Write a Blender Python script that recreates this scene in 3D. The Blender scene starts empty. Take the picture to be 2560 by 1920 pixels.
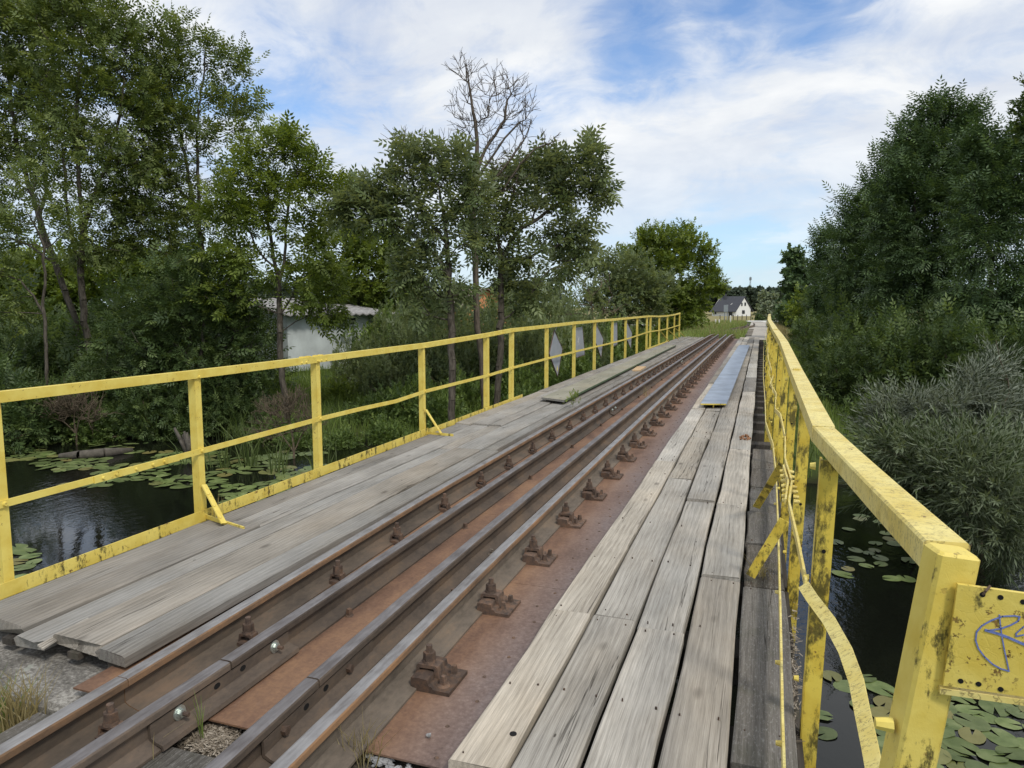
import bpy, math, random
import numpy as np
from mathutils import Vector, Matrix, Quaternion

scene = bpy.context.scene
random.seed(7)
RNG = np.random.default_rng(7)
R = math.radians

# ------------------------------------------------------------------ camera
F_PX, CAM_H = 1777.0, 1.62                       # focal length in pixels of the 2560 px wide photograph
PITCH = math.atan(196 / F_PX)
YAW = math.atan(625 / (F_PX * math.cos(PITCH) + 196 * math.sin(PITCH)))
cam_data = bpy.data.cameras.new('camera')
cam_data.sensor_width = 36.0
cam_data.lens = 36.0 * F_PX / 2560
cam_data.clip_start, cam_data.clip_end = 0.05, 6000
cam = bpy.data.objects.new('camera', cam_data)
scene.collection.objects.link(cam)
cam.location = (0, 0, CAM_H)
cam.rotation_euler = (math.pi / 2 - PITCH, 0, YAW)
scene.camera = cam

# ------------------------------------------------------------------ world, sun, exposure
SUN_EL, SUN_AZ = R(50), R(128)                   # azimuth clockwise from +Y
world = bpy.data.worlds.new('World')
scene.world = world
world.use_nodes = True
wn = world.node_tree
wn.nodes.clear()

def N(nt, kind, ins=None, **props):
    n = nt.nodes.new(kind)
    for k, v in props.items():
        setattr(n, k, v)
    for k, v in (ins or {}).items():
        s = n.inputs[k]
        if isinstance(v, bpy.types.NodeSocket):
            nt.links.new(v, s)
        else:
            s.default_value = v
    return n

def math_(nt, op, a, b=0.0, c=None, clamp=False):
    ins = {0: a, 1: b}
    if c is not None:
        ins[2] = c
    return N(nt, 'ShaderNodeMath', ins, operation=op, use_clamp=clamp).outputs[0]

def noise(nt, vec, scale, detail=4, rough=.55, dist=0.0):
    return N(nt, 'ShaderNodeTexNoise', {'Vector': vec, 'Scale': scale, 'Detail': detail, 'Roughness': rough,
                                        'Distortion': dist}).outputs['Fac']

def ramp(nt, fac, stops, interp='LINEAR'):
    n = N(nt, 'ShaderNodeValToRGB', {'Fac': fac})
    cr = n.color_ramp
    cr.interpolation = interp
    while len(cr.elements) < len(stops):
        cr.elements.new(.5)
    for e, (p, c) in zip(cr.elements, stops):
        e.position = p
        e.color = (c, c, c, 1) if isinstance(c, (int, float)) else (*c, 1)
    return n.outputs['Color']

def mix(nt, fac, a, b, blend='MIX'):
    def col(v):
        return (*v, 1) if isinstance(v, tuple) and len(v) == 3 else v
    n = N(nt, 'ShaderNodeMix', {0: fac}, data_type='RGBA', blend_type=blend)
    for i, v in ((6, a), (7, b)):
        v = col(v)
        if isinstance(v, bpy.types.NodeSocket):
            nt.links.new(v, n.inputs[i])
        else:
            n.inputs[i].default_value = v
    return n.outputs[2]

def mapping(nt, vec, scale=(1, 1, 1), loc=(0, 0, 0), rot=(0, 0, 0)):
    return N(nt, 'ShaderNodeMapping', {'Vector': vec, 'Scale': scale, 'Location': loc, 'Rotation': rot}).outputs[0]

def sky_dir(px, py):
    r, u = (px - 1280) / F_PX, -(py - 960) / F_PX
    fw, up = math.cos(PITCH) + u * math.sin(PITCH), u * math.cos(PITCH) - math.sin(PITCH)
    return tuple(Vector((r * math.cos(YAW) - fw * math.sin(YAW), r * math.sin(YAW) + fw * math.cos(YAW), up)).normalized())

def build_world():
    nt = wn
    sky = N(nt, 'ShaderNodeTexSky', sky_type='NISHITA', sun_disc=False, sun_elevation=SUN_EL, sun_rotation=SUN_AZ,
            altitude=0, air_density=1.0, dust_density=.6, ozone_density=1.6).outputs[0]
    d = N(nt, 'ShaderNodeTexCoord').outputs['Generated']
    sep = N(nt, 'ShaderNodeSeparateXYZ', {0: d})
    z = math_(nt, 'ADD', math_(nt, 'MAXIMUM', sep.outputs[2], 0.0), .30)
    u = math_(nt, 'DIVIDE', sep.outputs[0], z)
    v = math_(nt, 'DIVIDE', sep.outputs[1], z)
    p = N(nt, 'ShaderNodeCombineXYZ', {0: u, 1: v, 2: 0.0}).outputs[0]
    p = mapping(nt, p, rot=(0, 0, R(50)), scale=(.8, 1.0, 1), loc=(CL_X, CL_Y, 0))
    big = noise(nt, p, 1.1, 3, .5, .3)
    mid = noise(nt, p, 2.6, 7, .6, .6)
    fine = noise(nt, p, 7.5, 8, .62, .8)
    s = math_(nt, 'ADD', math_(nt, 'MULTIPLY', big, .55), math_(nt, 'MULTIPLY', mid, .32))
    s = math_(nt, 'ADD', s, math_(nt, 'MULTIPLY', fine, .20))
    s = math_(nt, 'ADD', s, .035)
    for (px, py, rad, amt) in ((1500, 20, 4, .085), (1610, 85, 3.2, .09), (1740, 50, 3.2, .08), (1900, 0, 3.5, .08), (2110, 20, 2.6, .07), (560, 150, 6, .075), (800, 90, 6, .075), (1240, 215, 3.5, .06), (1900, 590, 6, .06), (1720, 650, 5, .06)):
        q = sky_dir(px, py)
        dt = N(nt, 'ShaderNodeVectorMath', {0: d, 1: q}, operation='DOT_PRODUCT').outputs['Value']
        k = ramp(nt, dt, [(math.cos(R(rad * 1.5)), 0.0), (1.0, 1.0)], 'EASE')
        s = math_(nt, 'SUBTRACT', s, math_(nt, 'MULTIPLY', k, amt))
    cover = ramp(nt, s, [(.38, 0.0), (.43, .22), (.48, .66), (.55, 1.0)])
    low = ramp(nt, sep.outputs[2], [(0.02, .35), (.16, .85), (.24, 1.0)])
    cover = math_(nt, 'MULTIPLY', cover, low)
    haze = ramp(nt, sep.outputs[2], [(0.0, .8), (.10, .50), (.25, .16), (.5, 0.0)])
    shade = ramp(nt, math_(nt, 'ADD', math_(nt, 'MULTIPLY', noise(nt, p, 1.7, 5, .55, .6), .6), math_(nt, 'MULTIPLY', mid, .4)), [(.36, (4.9, 5.3, 6.15)), (.48, (6.0, 6.3, 6.75)), (.60, (7.4, 7.5, 7.55))])
    blue = mix(nt, 1.0, sky, (.88, 1.05, 1.30), 'MULTIPLY')
    c = mix(nt, haze, blue, (4.6, 6.2, 7.2))
    c = mix(nt, cover, c, shade)
    bg = N(nt, 'ShaderNodeBackground', {'Color': c, 'Strength': .1})
    out = N(nt, 'ShaderNodeOutputWorld')
    nt.links.new(bg.outputs[0], out.inputs[0])

CL_X, CL_Y = 11, 4
build_world()

sun_data = bpy.data.lights.new('sun', 'SUN')
sun_data.energy = 1.5
sun_data.angle = R(10)
sun_data.color = (1.0, .95, .86)
sun = bpy.data.objects.new('sun', sun_data)
scene.collection.objects.link(sun)
sun_dir = Vector((math.sin(SUN_AZ) * math.cos(SUN_EL), math.cos(SUN_AZ) * math.cos(SUN_EL), math.sin(SUN_EL)))
sun.rotation_euler = sun_dir.to_track_quat('Z', 'Y').to_euler()
sun.location = sun_dir * 50

vs = scene.view_settings
vs.view_transform, vs.look, vs.exposure, vs.gamma, vs.use_curve_mapping = 'Standard', 'None', 0.42, 1.0, False
scene.cycles.use_denoising = True
scene.cycles.max_bounces = 6
scene.cycles.diffuse_bounces = 3
scene.cycles.glossy_bounces = 3
scene.cycles.transmission_bounces = 4
scene.cycles.transparent_max_bounces = 4
scene.cycles.caustics_reflective = False
scene.cycles.caustics_refractive = False

# ------------------------------------------------------------------ photo pixel -> direction -> place
def ray(px, py):
    r, u = (px - 1280) / F_PX, -(py - 960) / F_PX
    fw, up = math.cos(PITCH) + u * math.sin(PITCH), u * math.cos(PITCH) - math.sin(PITCH)
    return Vector((r * math.cos(YAW) - fw * math.sin(YAW), r * math.sin(YAW) + fw * math.cos(YAW), up))
CAM = Vector((0, 0, CAM_H))
def onz(px, py, z): d = ray(px, py); return CAM + d * ((z - CAM_H) / d.z)
def onx(px, py, x): d = ray(px, py); return CAM + d * (x / d.x)
def ony(px, py, y): d = ray(px, py); return CAM + d * (y / d.y)
def at(px, py, depth): return CAM + ray(px, py) * depth

# ------------------------------------------------------------------ object helpers
COL = scene.collection
WO = {}                                          # world origin of every object built here
def tag(o, label=None, cat=None, group=None, kind=None):
    if label: o['label'] = label
    if cat: o['category'] = cat
    if group: o['group'] = group
    if kind: o['kind'] = kind
    return o
def link(name, data, parent=None, origin=(0, 0, 0)):
    o = bpy.data.objects.new(name, data)
    COL.objects.link(o)
    origin = Vector(origin)
    WO[o.name] = origin
    if parent is not None:
        o.parent = parent
        o.location = origin - WO[parent.name]
    else:
        o.location = origin
    return o
def thing(name, label, cat, loc=(0, 0, 0), group=None):
    return tag(link(name, None, None, loc), label, cat, group)
def np_mesh(name, verts, faces, mats, smooth=False, tint=None, midx=None):
    """verts (n,3), faces (m,k) with one k"""
    me = bpy.data.meshes.new(name)
    verts = np.asarray(verts, np.float32)
    faces = np.asarray(faces, np.int32)
    k = faces.shape[1]
    me.vertices.add(len(verts)); me.vertices.foreach_set('co', verts.ravel())
    me.loops.add(faces.size); me.loops.foreach_set('vertex_index', faces.ravel())
    me.polygons.add(len(faces)); me.polygons.foreach_set('loop_start', np.arange(0, faces.size, k, dtype=np.int32))
    try:
        me.polygons.foreach_set('loop_total', np.full(len(faces), k, np.int32))
    except Exception:
        pass
    if midx is not None:
        me.polygons.foreach_set('material_index', np.asarray(midx, np.int32))
    me.polygons.foreach_set('use_smooth', np.full(len(faces), smooth, bool))
    if tint is not None:
        a = me.attributes.new('tint', 'FLOAT', 'POINT'); a.data.foreach_set('value', np.asarray(tint, np.float32))
    me.update(calc_edges=True)
    for m in (mats if isinstance(mats, (list, tuple)) else [mats]):
        me.materials.append(m)
    return me

class MB:
    """collects simple solids in world coordinates; build() makes ONE mesh object"""
    def __init__(s): s.v, s.f, s.m = [], [], []
    def add(s, v, f, m=0):
        b = len(s.v)
        s.v += [Vector(p) for p in v]
        s.f += [tuple(i + b for i in q) for q in f]
        s.m += [m] * len(f)
        return s
    def box(s, c, size, rot=None, bev=0.0, m=0):
        c = Vector(c); hx, hy, hz = (q / 2 for q in size)
        if bev > 0:
            prof = [(-hx + bev, -hz), (hx - bev, -hz), (hx, -hz + bev), (hx, hz - bev), (hx - bev, hz), (-hx + bev, hz),
                    (-hx, hz - bev), (-hx, -hz + bev)]
            sect = [(-hy, 1 - bev / max(hx, 1e-6)), (-hy + bev, 1), (hy - bev, 1), (hy, 1 - bev / max(hx, 1e-6))]
            v, n = [], len(prof)
            for yy, k in sect:
                kz = 1 - (1 - k) * hx / hz if k < 1 else 1
                v += [Vector((x * k, yy, z * kz)) for x, z in prof]
            f = [(i * n + j, (i + 1) * n + j, (i + 1) * n + (j + 1) % n, i * n + (j + 1) % n) for i in range(3) for j in range(n)]
            f += [tuple(range(n)), tuple(3 * n + j for j in reversed(range(n)))]
            f = [tuple(reversed(q)) for q in f] if False else f
        else:
            v = [Vector((x, y, z)) for x in (-hx, hx) for y in (-hy, hy) for z in (-hz, hz)]
            f = [(0, 1, 3, 2), (4, 6, 7, 5), (0, 4, 5, 1), (2, 3, 7, 6), (0, 2, 6, 4), (1, 5, 7, 3)]
        if rot is not None:
            v = [rot @ p for p in v]
        return s.add([p + c for p in v], f, m)
    def bar(s, a, b, w, h, up=(0, 0, 1), bev=0.0, m=0):
        """box from a to b; w along side, h along up"""
        a, b = Vector(a), Vector(b)
        y = (b - a).normalized(); up = Vector(up)
        x = y.cross(up).normalized(); z = x.cross(y)
        rot = Matrix((x, y, z)).transposed()
        return s.box((a + b) / 2, (w, (b - a).length, h), rot, bev, m)
    def cyl(s, a, b, r, n=10, r2=None, cap=True, m=0, twist=0.0):
        a, b = Vector(a), Vector(b); r2 = r if r2 is None else r2
        y = (b - a).normalized()
        x = y.orthogonal().normalized(); z = x.cross(y)
        v = []
        for p, q in ((a, r), (b, r2)):
            for i in range(n):
                t = 2 * math.pi * i / n + twist
                v.append(p + (x * math.cos(t) + z * math.sin(t)) * q)
        f = [(i, (i + 1) % n, n + (i + 1) % n, n + i) for i in range(n)]
        if cap: f += [tuple(reversed(range(n))), tuple(range(n, 2 * n))]
        return s.add(v, f, m)
    def tube(s, pts, rad, n=6, m=0):
        for i in range(len(pts) - 1):
            s.cyl(pts[i], pts[i + 1], rad[i], n, rad[i + 1], i == len(pts) - 2, m)
        return s
    def strip(s, pts, w, h, side=(1, 0, 0), m=0):
        """swept rectangle: w along side, h along the normal (mitred)"""
        pts = [Vector(p) for p in pts]; v = []
        for i, p in enumerate(pts):
            t = (pts[min(i + 1, len(pts) - 1)] - pts[max(i - 1, 0)]).normalized()
            sd = Vector(side); sd = (sd - t * sd.dot(t)).normalized(); nm = t.cross(sd).normalized()
            v += [p + sd * w / 2 + nm * h / 2, p - sd * w / 2 + nm * h / 2, p - sd * w / 2 - nm * h / 2, p + sd * w / 2 - nm * h / 2]
        k = len(pts)
        f = [(4 * i + j, 4 * i + (j + 1) % 4, 4 * i + 4 + (j + 1) % 4, 4 * i + 4 + j) for i in range(k - 1) for j in range(4)]
        f += [(3, 2, 1, 0), tuple(4 * (k - 1) + j for j in range(4))]
        return s.add(v, f, m)
    def extrude(s, prof, pts, m=0, mfun=None):
        """profile (x,z) swept along world points mostly along Y; x is world X, z is world Z"""
        n = len(prof); v = []
        for p in pts: v += [Vector((p[0] + x, p[1], p[2] + z)) for x, z in prof]
        b = len(s.v); s.v += v
        for i in range(len(pts) - 1):
            for j in range(n):
                s.f.append((b + i * n + j, b + i * n + (j + 1) % n, b + (i + 1) * n + (j + 1) % n, b + (i + 1) * n + j))
                s.m.append(mfun(j) if mfun else m)
        s.f.append(tuple(b + j for j in reversed(range(n)))); s.m.append(m)
        s.f.append(tuple(b + (len(pts) - 1) * n + j for j in range(n))); s.m.append(m)
        return s
    def poly(s, pts, thick, normal, m=0):
        """flat polygon with thickness along -normal"""
        pts = [Vector(p) for p in pts]; n = len(pts); nv = Vector(normal).normalized() * thick
        v = pts + [p - nv for p in pts]
        f = [tuple(range(n)), tuple(reversed(range(n, 2 * n)))] + [(i, n + i, n + (i + 1) % n, (i + 1) % n) for i in range(n)]
        return s.add(v, f, m)
    def build(s, name, mats, parent=None, origin=None, smooth=False):
        if origin is None:
            lo = Vector(tuple(min(p[i] for p in s.v) for i in range(3))); hi = Vector(tuple(max(p[i] for p in s.v) for i in range(3)))
            origin = (lo + hi) / 2
        origin = Vector(origin)
        me = bpy.data.meshes.new(name)
        me.from_pydata([tuple(p - origin) for p in s.v], [], s.f)
        mats = mats if isinstance(mats, (list, tuple)) else [mats]
        for m in mats: me.materials.append(m)
        if len(mats) > 1: me.polygons.foreach_set('material_index', s.m)
        if smooth: me.polygons.foreach_set('use_smooth', [True] * len(s.f))
        import bmesh
        bm = bmesh.new(); bm.from_mesh(me); bmesh.ops.recalc_face_normals(bm, faces=bm.faces); bm.to_mesh(me); bm.free()
        me.update()
        return link(name, me, parent, origin)
def clone(o, parent, origin):
    c = o.copy(); COL.objects.link(c); WO[c.name] = Vector(origin)
    c.parent = parent
    c.location = Vector(origin) - (WO[parent.name] if parent is not None else Vector((0, 0, 0)))
    return c

# ------------------------------------------------------------------ materials
def new_mat(name):
    m = bpy.data.materials.new(name); m.use_nodes = True
    nt = m.node_tree; nt.nodes.clear()
    return m, nt
def finish(m, nt, color, rough=.7, bump=None, bstr=.5, bdist=.004, metal=0.0, spec=.5, extra=None, shader=None):
    if shader is None:
        ins = {'Base Color': color if isinstance(color, bpy.types.NodeSocket) else (*color, 1), 'Roughness': rough, 'Metallic': metal,
               'Specular IOR Level': spec}
        ins.update(extra or {})
        if bump is not None:
            ins['Normal'] = N(nt, 'ShaderNodeBump', {'Height': bump, 'Strength': bstr, 'Distance': bdist}).outputs[0]
        shader = N(nt, 'ShaderNodeBsdfPrincipled', ins).outputs[0]
    out = N(nt, 'ShaderNodeOutputMaterial')
    nt.links.new(shader, out.inputs['Surface'])
    return m
def obj_vec(nt, jitter=True):
    v = N(nt, 'ShaderNodeTexCoord').outputs['Object']
    if not jitter: return v
    r = N(nt, 'ShaderNodeObjectInfo').outputs['Random']
    off = N(nt, 'ShaderNodeCombineXYZ', {0: math_(nt, 'MULTIPLY', r, 37.0), 1: math_(nt, 'MULTIPLY', r, 91.0), 2: math_(nt, 'MULTIPLY', r, 13.0)}).outputs[0]
    return N(nt, 'ShaderNodeVectorMath', {0: v, 1: off}, operation='ADD').outputs[0]
def rnd(nt): return N(nt, 'ShaderNodeObjectInfo').outputs['Random']
def geo_pos(nt): return N(nt, 'ShaderNodeNewGeometry').outputs['Position']
def ridge(nt, fac, width):
    a = math_(nt, 'ABSOLUTE', math_(nt, 'SUBTRACT', fac, .5))
    return math_(nt, 'SUBTRACT', 1.0, math_(nt, 'DIVIDE', a, width), clamp=True)

def wood(name, light, dark, fleck=0.0, moss=0.0):
    m, nt = new_mat(name)
    v = obj_vec(nt)
    warp = noise(nt, mapping(nt, v, (5, 1.1, 5)), 1.0, 3, .5)
    vx = N(nt, 'ShaderNodeSeparateXYZ', {0: v})
    rings_x = math_(nt, 'ADD', math_(nt, 'MULTIPLY', vx.outputs[0], 30.0), math_(nt, 'MULTIPLY', warp, 3.2))
    rings = math_(nt, 'MULTIPLY_ADD', math_(nt, 'SINE', math_(nt, 'MULTIPLY', rings_x, 6.3)), .5, .5)
    fib = noise(nt, mapping(nt, v, (190, 3.4, 110)), 1.0, 5, .62)
    fib2 = noise(nt, mapping(nt, v, (420, 9.0, 200)), 1.0, 3, .6)
    blot = noise(nt, mapping(nt, v, (3.0, 1.2, 3.0)), 1.0, 5, .6)
    crackn = noise(nt, mapping(nt, v, (17, .30, 16)), 1.0, 5, .5)
    gate = ramp(nt, noise(nt, mapping(nt, v, (4.5, .4, 4)), 1.0, 2), [(.52, 0.0), (.60, .9)])
    crack = math_(nt, 'MULTIPLY', ridge(nt, crackn, .0075), gate)
    vor = N(nt, 'ShaderNodeTexVoronoi', {'Vector': mapping(nt, v, (5.5, 2.1, 0.0)), 'Scale': 1.0, 'Randomness': 1.0})
    knot = ramp(nt, vor.outputs['Distance'], [(.0, 1.0), (.06, .9), (.15, 0.0)])
    knot = math_(nt, 'MULTIPLY', knot, ramp(nt, N(nt, 'ShaderNodeSeparateColor', {0: vor.outputs['Color']}).outputs[0], [(.50, 0.0), (.54, 1.0)]))
    vor2 = N(nt, 'ShaderNodeTexVoronoi', {'Vector': mapping(nt, v, (9.0, 3.3, 0.0), loc=(3, 7, 0)), 'Scale': 1.0})
    nail = ramp(nt, vor2.outputs['Distance'], [(.0, 1.0), (.034, 1.0), (.05, 0.0)])
    nail = math_(nt, 'MULTIPLY', nail, ramp(nt, N(nt, 'ShaderNodeSeparateColor', {0: vor2.outputs['Color']}).outputs[1], [(.70, 0.0), (.72, 1.0)]))
    t = math_(nt, 'ADD', math_(nt, 'MULTIPLY', fib, .52), math_(nt, 'MULTIPLY', rings, .07))
    t = math_(nt, 'ADD', t, math_(nt, 'MULTIPLY', fib2, .22))
    t = math_(nt, 'ADD', t, math_(nt, 'MULTIPLY', math_(nt, 'SUBTRACT', blot, .5), .55))
    mid = tuple((a + b) / 2 for a, b in zip(light, dark))
    c = ramp(nt, t, [(.22, dark), (.42, mid), (.62, light)])
    k = math_(nt, 'MULTIPLY_ADD', rnd(nt), .34, .84)
    c = mix(nt, 1.0, c, N(nt, 'ShaderNodeCombineColor', {0: k, 1: k, 2: k}).outputs[0], 'MULTIPLY')
    hue = ramp(nt, math_(nt, 'FRACT', math_(nt, 'MULTIPLY', rnd(nt), 7.7)), [(.0, (1.035, 1.0, .945)), (.5, (1.0, 1.0, 1.0)), (1.0, (.95, .975, 1.0))])
    c = mix(nt, 1.0, c, hue, 'MULTIPLY')
    warm = math_(nt, 'MULTIPLY', ramp(nt, noise(nt, mapping(nt, v, (2.2, .9, 2)), 1.0, 3), [(.45, 0.0), (.75, 1.0)]), .35)
    c = mix(nt, warm, c, mix(nt, 1.0, c, (1.08, .93, .74), 'MULTIPLY'))
    if fleck:
        fl = ramp(nt, noise(nt, mapping(nt, v, (120, 38, 60)), 1.0, 6, .75), [(.53, 0.0), (.66, .8)])
        c = mix(nt, math_(nt, 'MULTIPLY', fl, fleck), c, (.36, .35, .33))
    if moss:
        mo = ramp(nt, noise(nt, v, 7.0, 5, .65), [(.5, 0.0), (.68, 1.0)])
        c = mix(nt, math_(nt, 'MULTIPLY', mo, moss), c, (.075, .08, .045))
    dk = math_(nt, 'MAXIMUM', math_(nt, 'MULTIPLY', crack, .92), math_(nt, 'MAXIMUM', math_(nt, 'MULTIPLY', knot, .55), math_(nt, 'MULTIPLY', nail, .8)))
    c = mix(nt, dk, c, (.035, .028, .022))
    h = math_(nt, 'SUBTRACT', math_(nt, 'ADD', math_(nt, 'MULTIPLY', fib, .7), math_(nt, 'MULTIPLY', rings, .10)), math_(nt, 'MULTIPLY', crack, 1.5))
    return finish(m, nt, c, .88, h, .75, .006, spec=.2)

WOOD_L = wood('plank_pale', (.585, .548, .485), (.235, .216, .187))
WOOD_G = wood('plank_grey', (.40, .378, .345), (.165, .155, .138))
WOOD_D = wood('plank_dark', (.19, .175, .155), (.060, .053, .045), fleck=.7, moss=.25)
TIMBER = wood('timber', (.105, .093, .08), (.03, .026, .022), moss=.3)
WOOD_NEW = wood('fresh_wood', (.62, .47, .30), (.40, .27, .15))

def rust(name, stops, scale=9.0, speck=.3, metal=.0, rough=.8, streak=1.0):
    m, nt = new_mat(name)
    v = mapping(nt, geo_pos(nt), (1, streak, 1))
    a = noise(nt, v, scale, 6, .62)
    b = noise(nt, v, scale * 11, 4, .6)
    t = math_(nt, 'ADD', math_(nt, 'MULTIPLY', a, .75), math_(nt, 'MULTIPLY', b, .25))
    c = ramp(nt, t, stops)
    k = math_(nt, 'MULTIPLY_ADD', rnd(nt), .5, .75)
    c = mix(nt, 1.0, c, N(nt, 'ShaderNodeCombineColor', {0: k, 1: k, 2: k}).outputs[0], 'MULTIPLY')
    sp = ramp(nt, noise(nt, geo_pos(nt), 140, 3, .7), [(.62, 0.0), (.70, 1.0)])
    c = mix(nt, math_(nt, 'MULTIPLY', sp, speck), c, (.045, .032, .027))
    return finish(m, nt, c, rough, b, .45, .002, metal=metal, spec=.3)
RAIL_SIDE = rust('rail_rust', [(.33, (.12, .078, .050)), (.48, (.20, .125, .075)), (.62, (.29, .165, .085))], 6, .35, streak=.5)
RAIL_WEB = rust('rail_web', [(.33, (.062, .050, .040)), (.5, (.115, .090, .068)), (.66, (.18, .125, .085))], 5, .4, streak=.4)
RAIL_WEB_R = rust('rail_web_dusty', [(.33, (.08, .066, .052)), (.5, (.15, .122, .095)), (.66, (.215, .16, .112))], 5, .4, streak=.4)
GUARD_SIDE = rust('guard_rail_rust', [(.33, (.072, .058, .048)), (.5, (.125, .096, .074)), (.66, (.185, .130, .088))], 6, .4, streak=.5)
RUST_DARK = rust('bolt_rust', [(.35, (.055, .040, .033)), (.5, (.11, .075, .056)), (.65, (.18, .105, .065))], 26, .4)
def rail_top(nm, stops, rough, metal):
    m, nt = new_mat(nm)
    v = mapping(nt, geo_pos(nt), (1, .12, 1))
    a = noise(nt, v, 60, 5, .6)
    b = noise(nt, geo_pos(nt), 5, 4, .6)
    c = ramp(nt, math_(nt, 'ADD', math_(nt, 'MULTIPLY', a, .5), math_(nt, 'MULTIPLY', b, .5)), stops)
    return finish(m, nt, c, rough, a, .15, .001, metal=metal, spec=.5)
RAIL_TOP = rail_top('rail_top', [(.36, (.16, .148, .145)), (.52, (.26, .252, .252)), (.66, (.34, .332, .33))], .5, .3)
GUARD_TOP = rail_top('guard_top', [(.36, (.11, .098, .096)), (.52, (.18, .168, .17)), (.66, (.25, .235, .235))], .52, .3)
def plate_mat():
    m, nt = new_mat('deck_plate_rust')
    p = geo_pos(nt)
    a = noise(nt, mapping(nt, p, (1.6, .55, 1)), 2.2, 6, .62)
    fine = noise(nt, p, 55, 5, .65)
    x = N(nt, 'ShaderNodeSeparateXYZ', {0: p}).outputs[0]
    t = math_(nt, 'ADD', math_(nt, 'MULTIPLY', math_(nt, 'ADD', x, 1.33), 3.6), math_(nt, 'MULTIPLY', math_(nt, 'SUBTRACT', a, .5), 1.5), clamp=True)
    orange = ramp(nt, math_(nt, 'ADD', math_(nt, 'MULTIPLY', a, .7), math_(nt, 'MULTIPLY', fine, .3)),
                  [(.34, (.085, .048, .032)), (.47, (.175, .098, .062)), (.60, (.27, .155, .088))])
    purple = ramp(nt, fine, [(.35, (.135, .100, .092)), (.55, (.185, .142, .130)), (.7, (.24, .19, .175))])
    c = mix(nt, t, orange, purple)
    stain = N(nt, 'ShaderNodeTexVoronoi', {'Vector': mapping(nt, p, (3.1, 2.2, 0)), 'Scale': 1.0})
    st = ramp(nt, math_(nt, 'ADD', stain.outputs['Distance'], math_(nt, 'MULTIPLY', fine, .05)), [(.09, 1.0), (.115, 0.0)])
    st = math_(nt, 'MULTIPLY', st, ramp(nt, N(nt, 'ShaderNodeSeparateColor', {0: stain.outputs['Color']}).outputs[0], [(.70, 0.0), (.72, .7)]))
    c = mix(nt, st, c, (.06, .045, .045))
    sp = ramp(nt, noise(nt, mapping(nt, p, (1, .5, 1)), 26, 6, .75), [(.60, 0.0), (.70, 1.0)])
    c = mix(nt, math_(nt, 'MULTIPLY', sp, .12), c, (.40, .34, .30))
    return finish(m, nt, c, .72, fine, .35, .0015, spec=.35)
PLATE = plate_mat()
def metal_mat(name, col, rough=.4, metal=.8):
    m, nt = new_mat(name)
    a = noise(nt, geo_pos(nt), 60, 4)
    c = mix(nt, math_(nt, 'MULTIPLY', a, .6), col, tuple(q * .55 for q in col))
    return finish(m, nt, c, rough, metal=metal)
ZINC = metal_mat('zinc', (.62, .68, .64), .35, .75)

def yellow(name, base, deep, rust_amt=.62, algae=0.0, scratch=0.0, bumpy=.5):
    m, nt = new_mat(name)
    p = geo_pos(nt)
    n1 = noise(nt, p, 7, 5, .6)
    c = ramp(nt, n1, [(.35, deep), (.6, base)])
    if algae:
        streak = noise(nt, mapping(nt, p, (1, 1, .45)), 12, 7, .72)
        al = ramp(nt, streak, [(.585 - .16 * algae, 0.0), (.64 - .10 * algae, .9)])
        sub = ramp(nt, noise(nt, p, 90, 4, .7), [(.35, (.022, .022, .010)), (.65, (.115, .10, .03))])
        c = mix(nt, al, c, sub)
    fl = noise(nt, p, 38, 6, .72)
    gate = ramp(nt, noise(nt, p, 5.5, 3, .5), [(.46, 0.0), (.66, 1.0)])
    sp = math_(nt, 'MULTIPLY', ramp(nt, fl, [(rust_amt, 0.0), (rust_amt + .035, 1.0)]), gate)
    rcol = ramp(nt, noise(nt, p, 120, 3), [(.4, (.06, .028, .014)), (.6, (.22, .09, .03))])
    c = mix(nt, sp, c, rcol)
    if scratch:
        for rot in (.35, 1.25):
            s = ridge(nt, noise(nt, mapping(nt, p, (60, 240, 60), rot=(0, 0, rot)), .3, 3, .6), .022)
            s = math_(nt, 'MULTIPLY', s, ramp(nt, noise(nt, mapping(nt, p, (1, 1, 1), loc=(rot * 9, 0, 0)), 30, 3), [(.43, 0.0), (.53, scratch)]))
            c = mix(nt, s, c, (.16, .11, .05))
    vor = N(nt, 'ShaderNodeTexVoronoi', {'Vector': p, 'Scale': 48.0}, feature='DISTANCE_TO_EDGE')
    peel = math_(nt, 'MULTIPLY', ramp(nt, vor.outputs[0], [(.0, 0.0), (.06, 1.0)]), gate)
    h = math_(nt, 'ADD', math_(nt, 'MULTIPLY', fl, .6), math_(nt, 'SUBTRACT', math_(nt, 'MULTIPLY', peel, .10), math_(nt, 'MULTIPLY', sp, .6)))
    return finish(m, nt, c, .52, h, bumpy, .0025, spec=.4)
YEL = yellow('yellow_paint', (.79, .645, .155), (.70, .53, .095), .60)
YEL_R = yellow('yellow_paint_worn', (.80, .68, .25), (.70, .55, .14), .60, scratch=.75)
YEL_D = yellow('yellow_paint_algae', (.76, .60, .10), (.66, .48, .06), .58, algae=.60)
YEL_M = yellow('yellow_paint_flaking', (.77, .62, .15), (.68, .51, .085), .585, algae=.08, bumpy=.9)
YEL_T = yellow('yellow_toe_board', (.77, .62, .15), (.66, .50, .09), .57, algae=.22)

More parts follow.
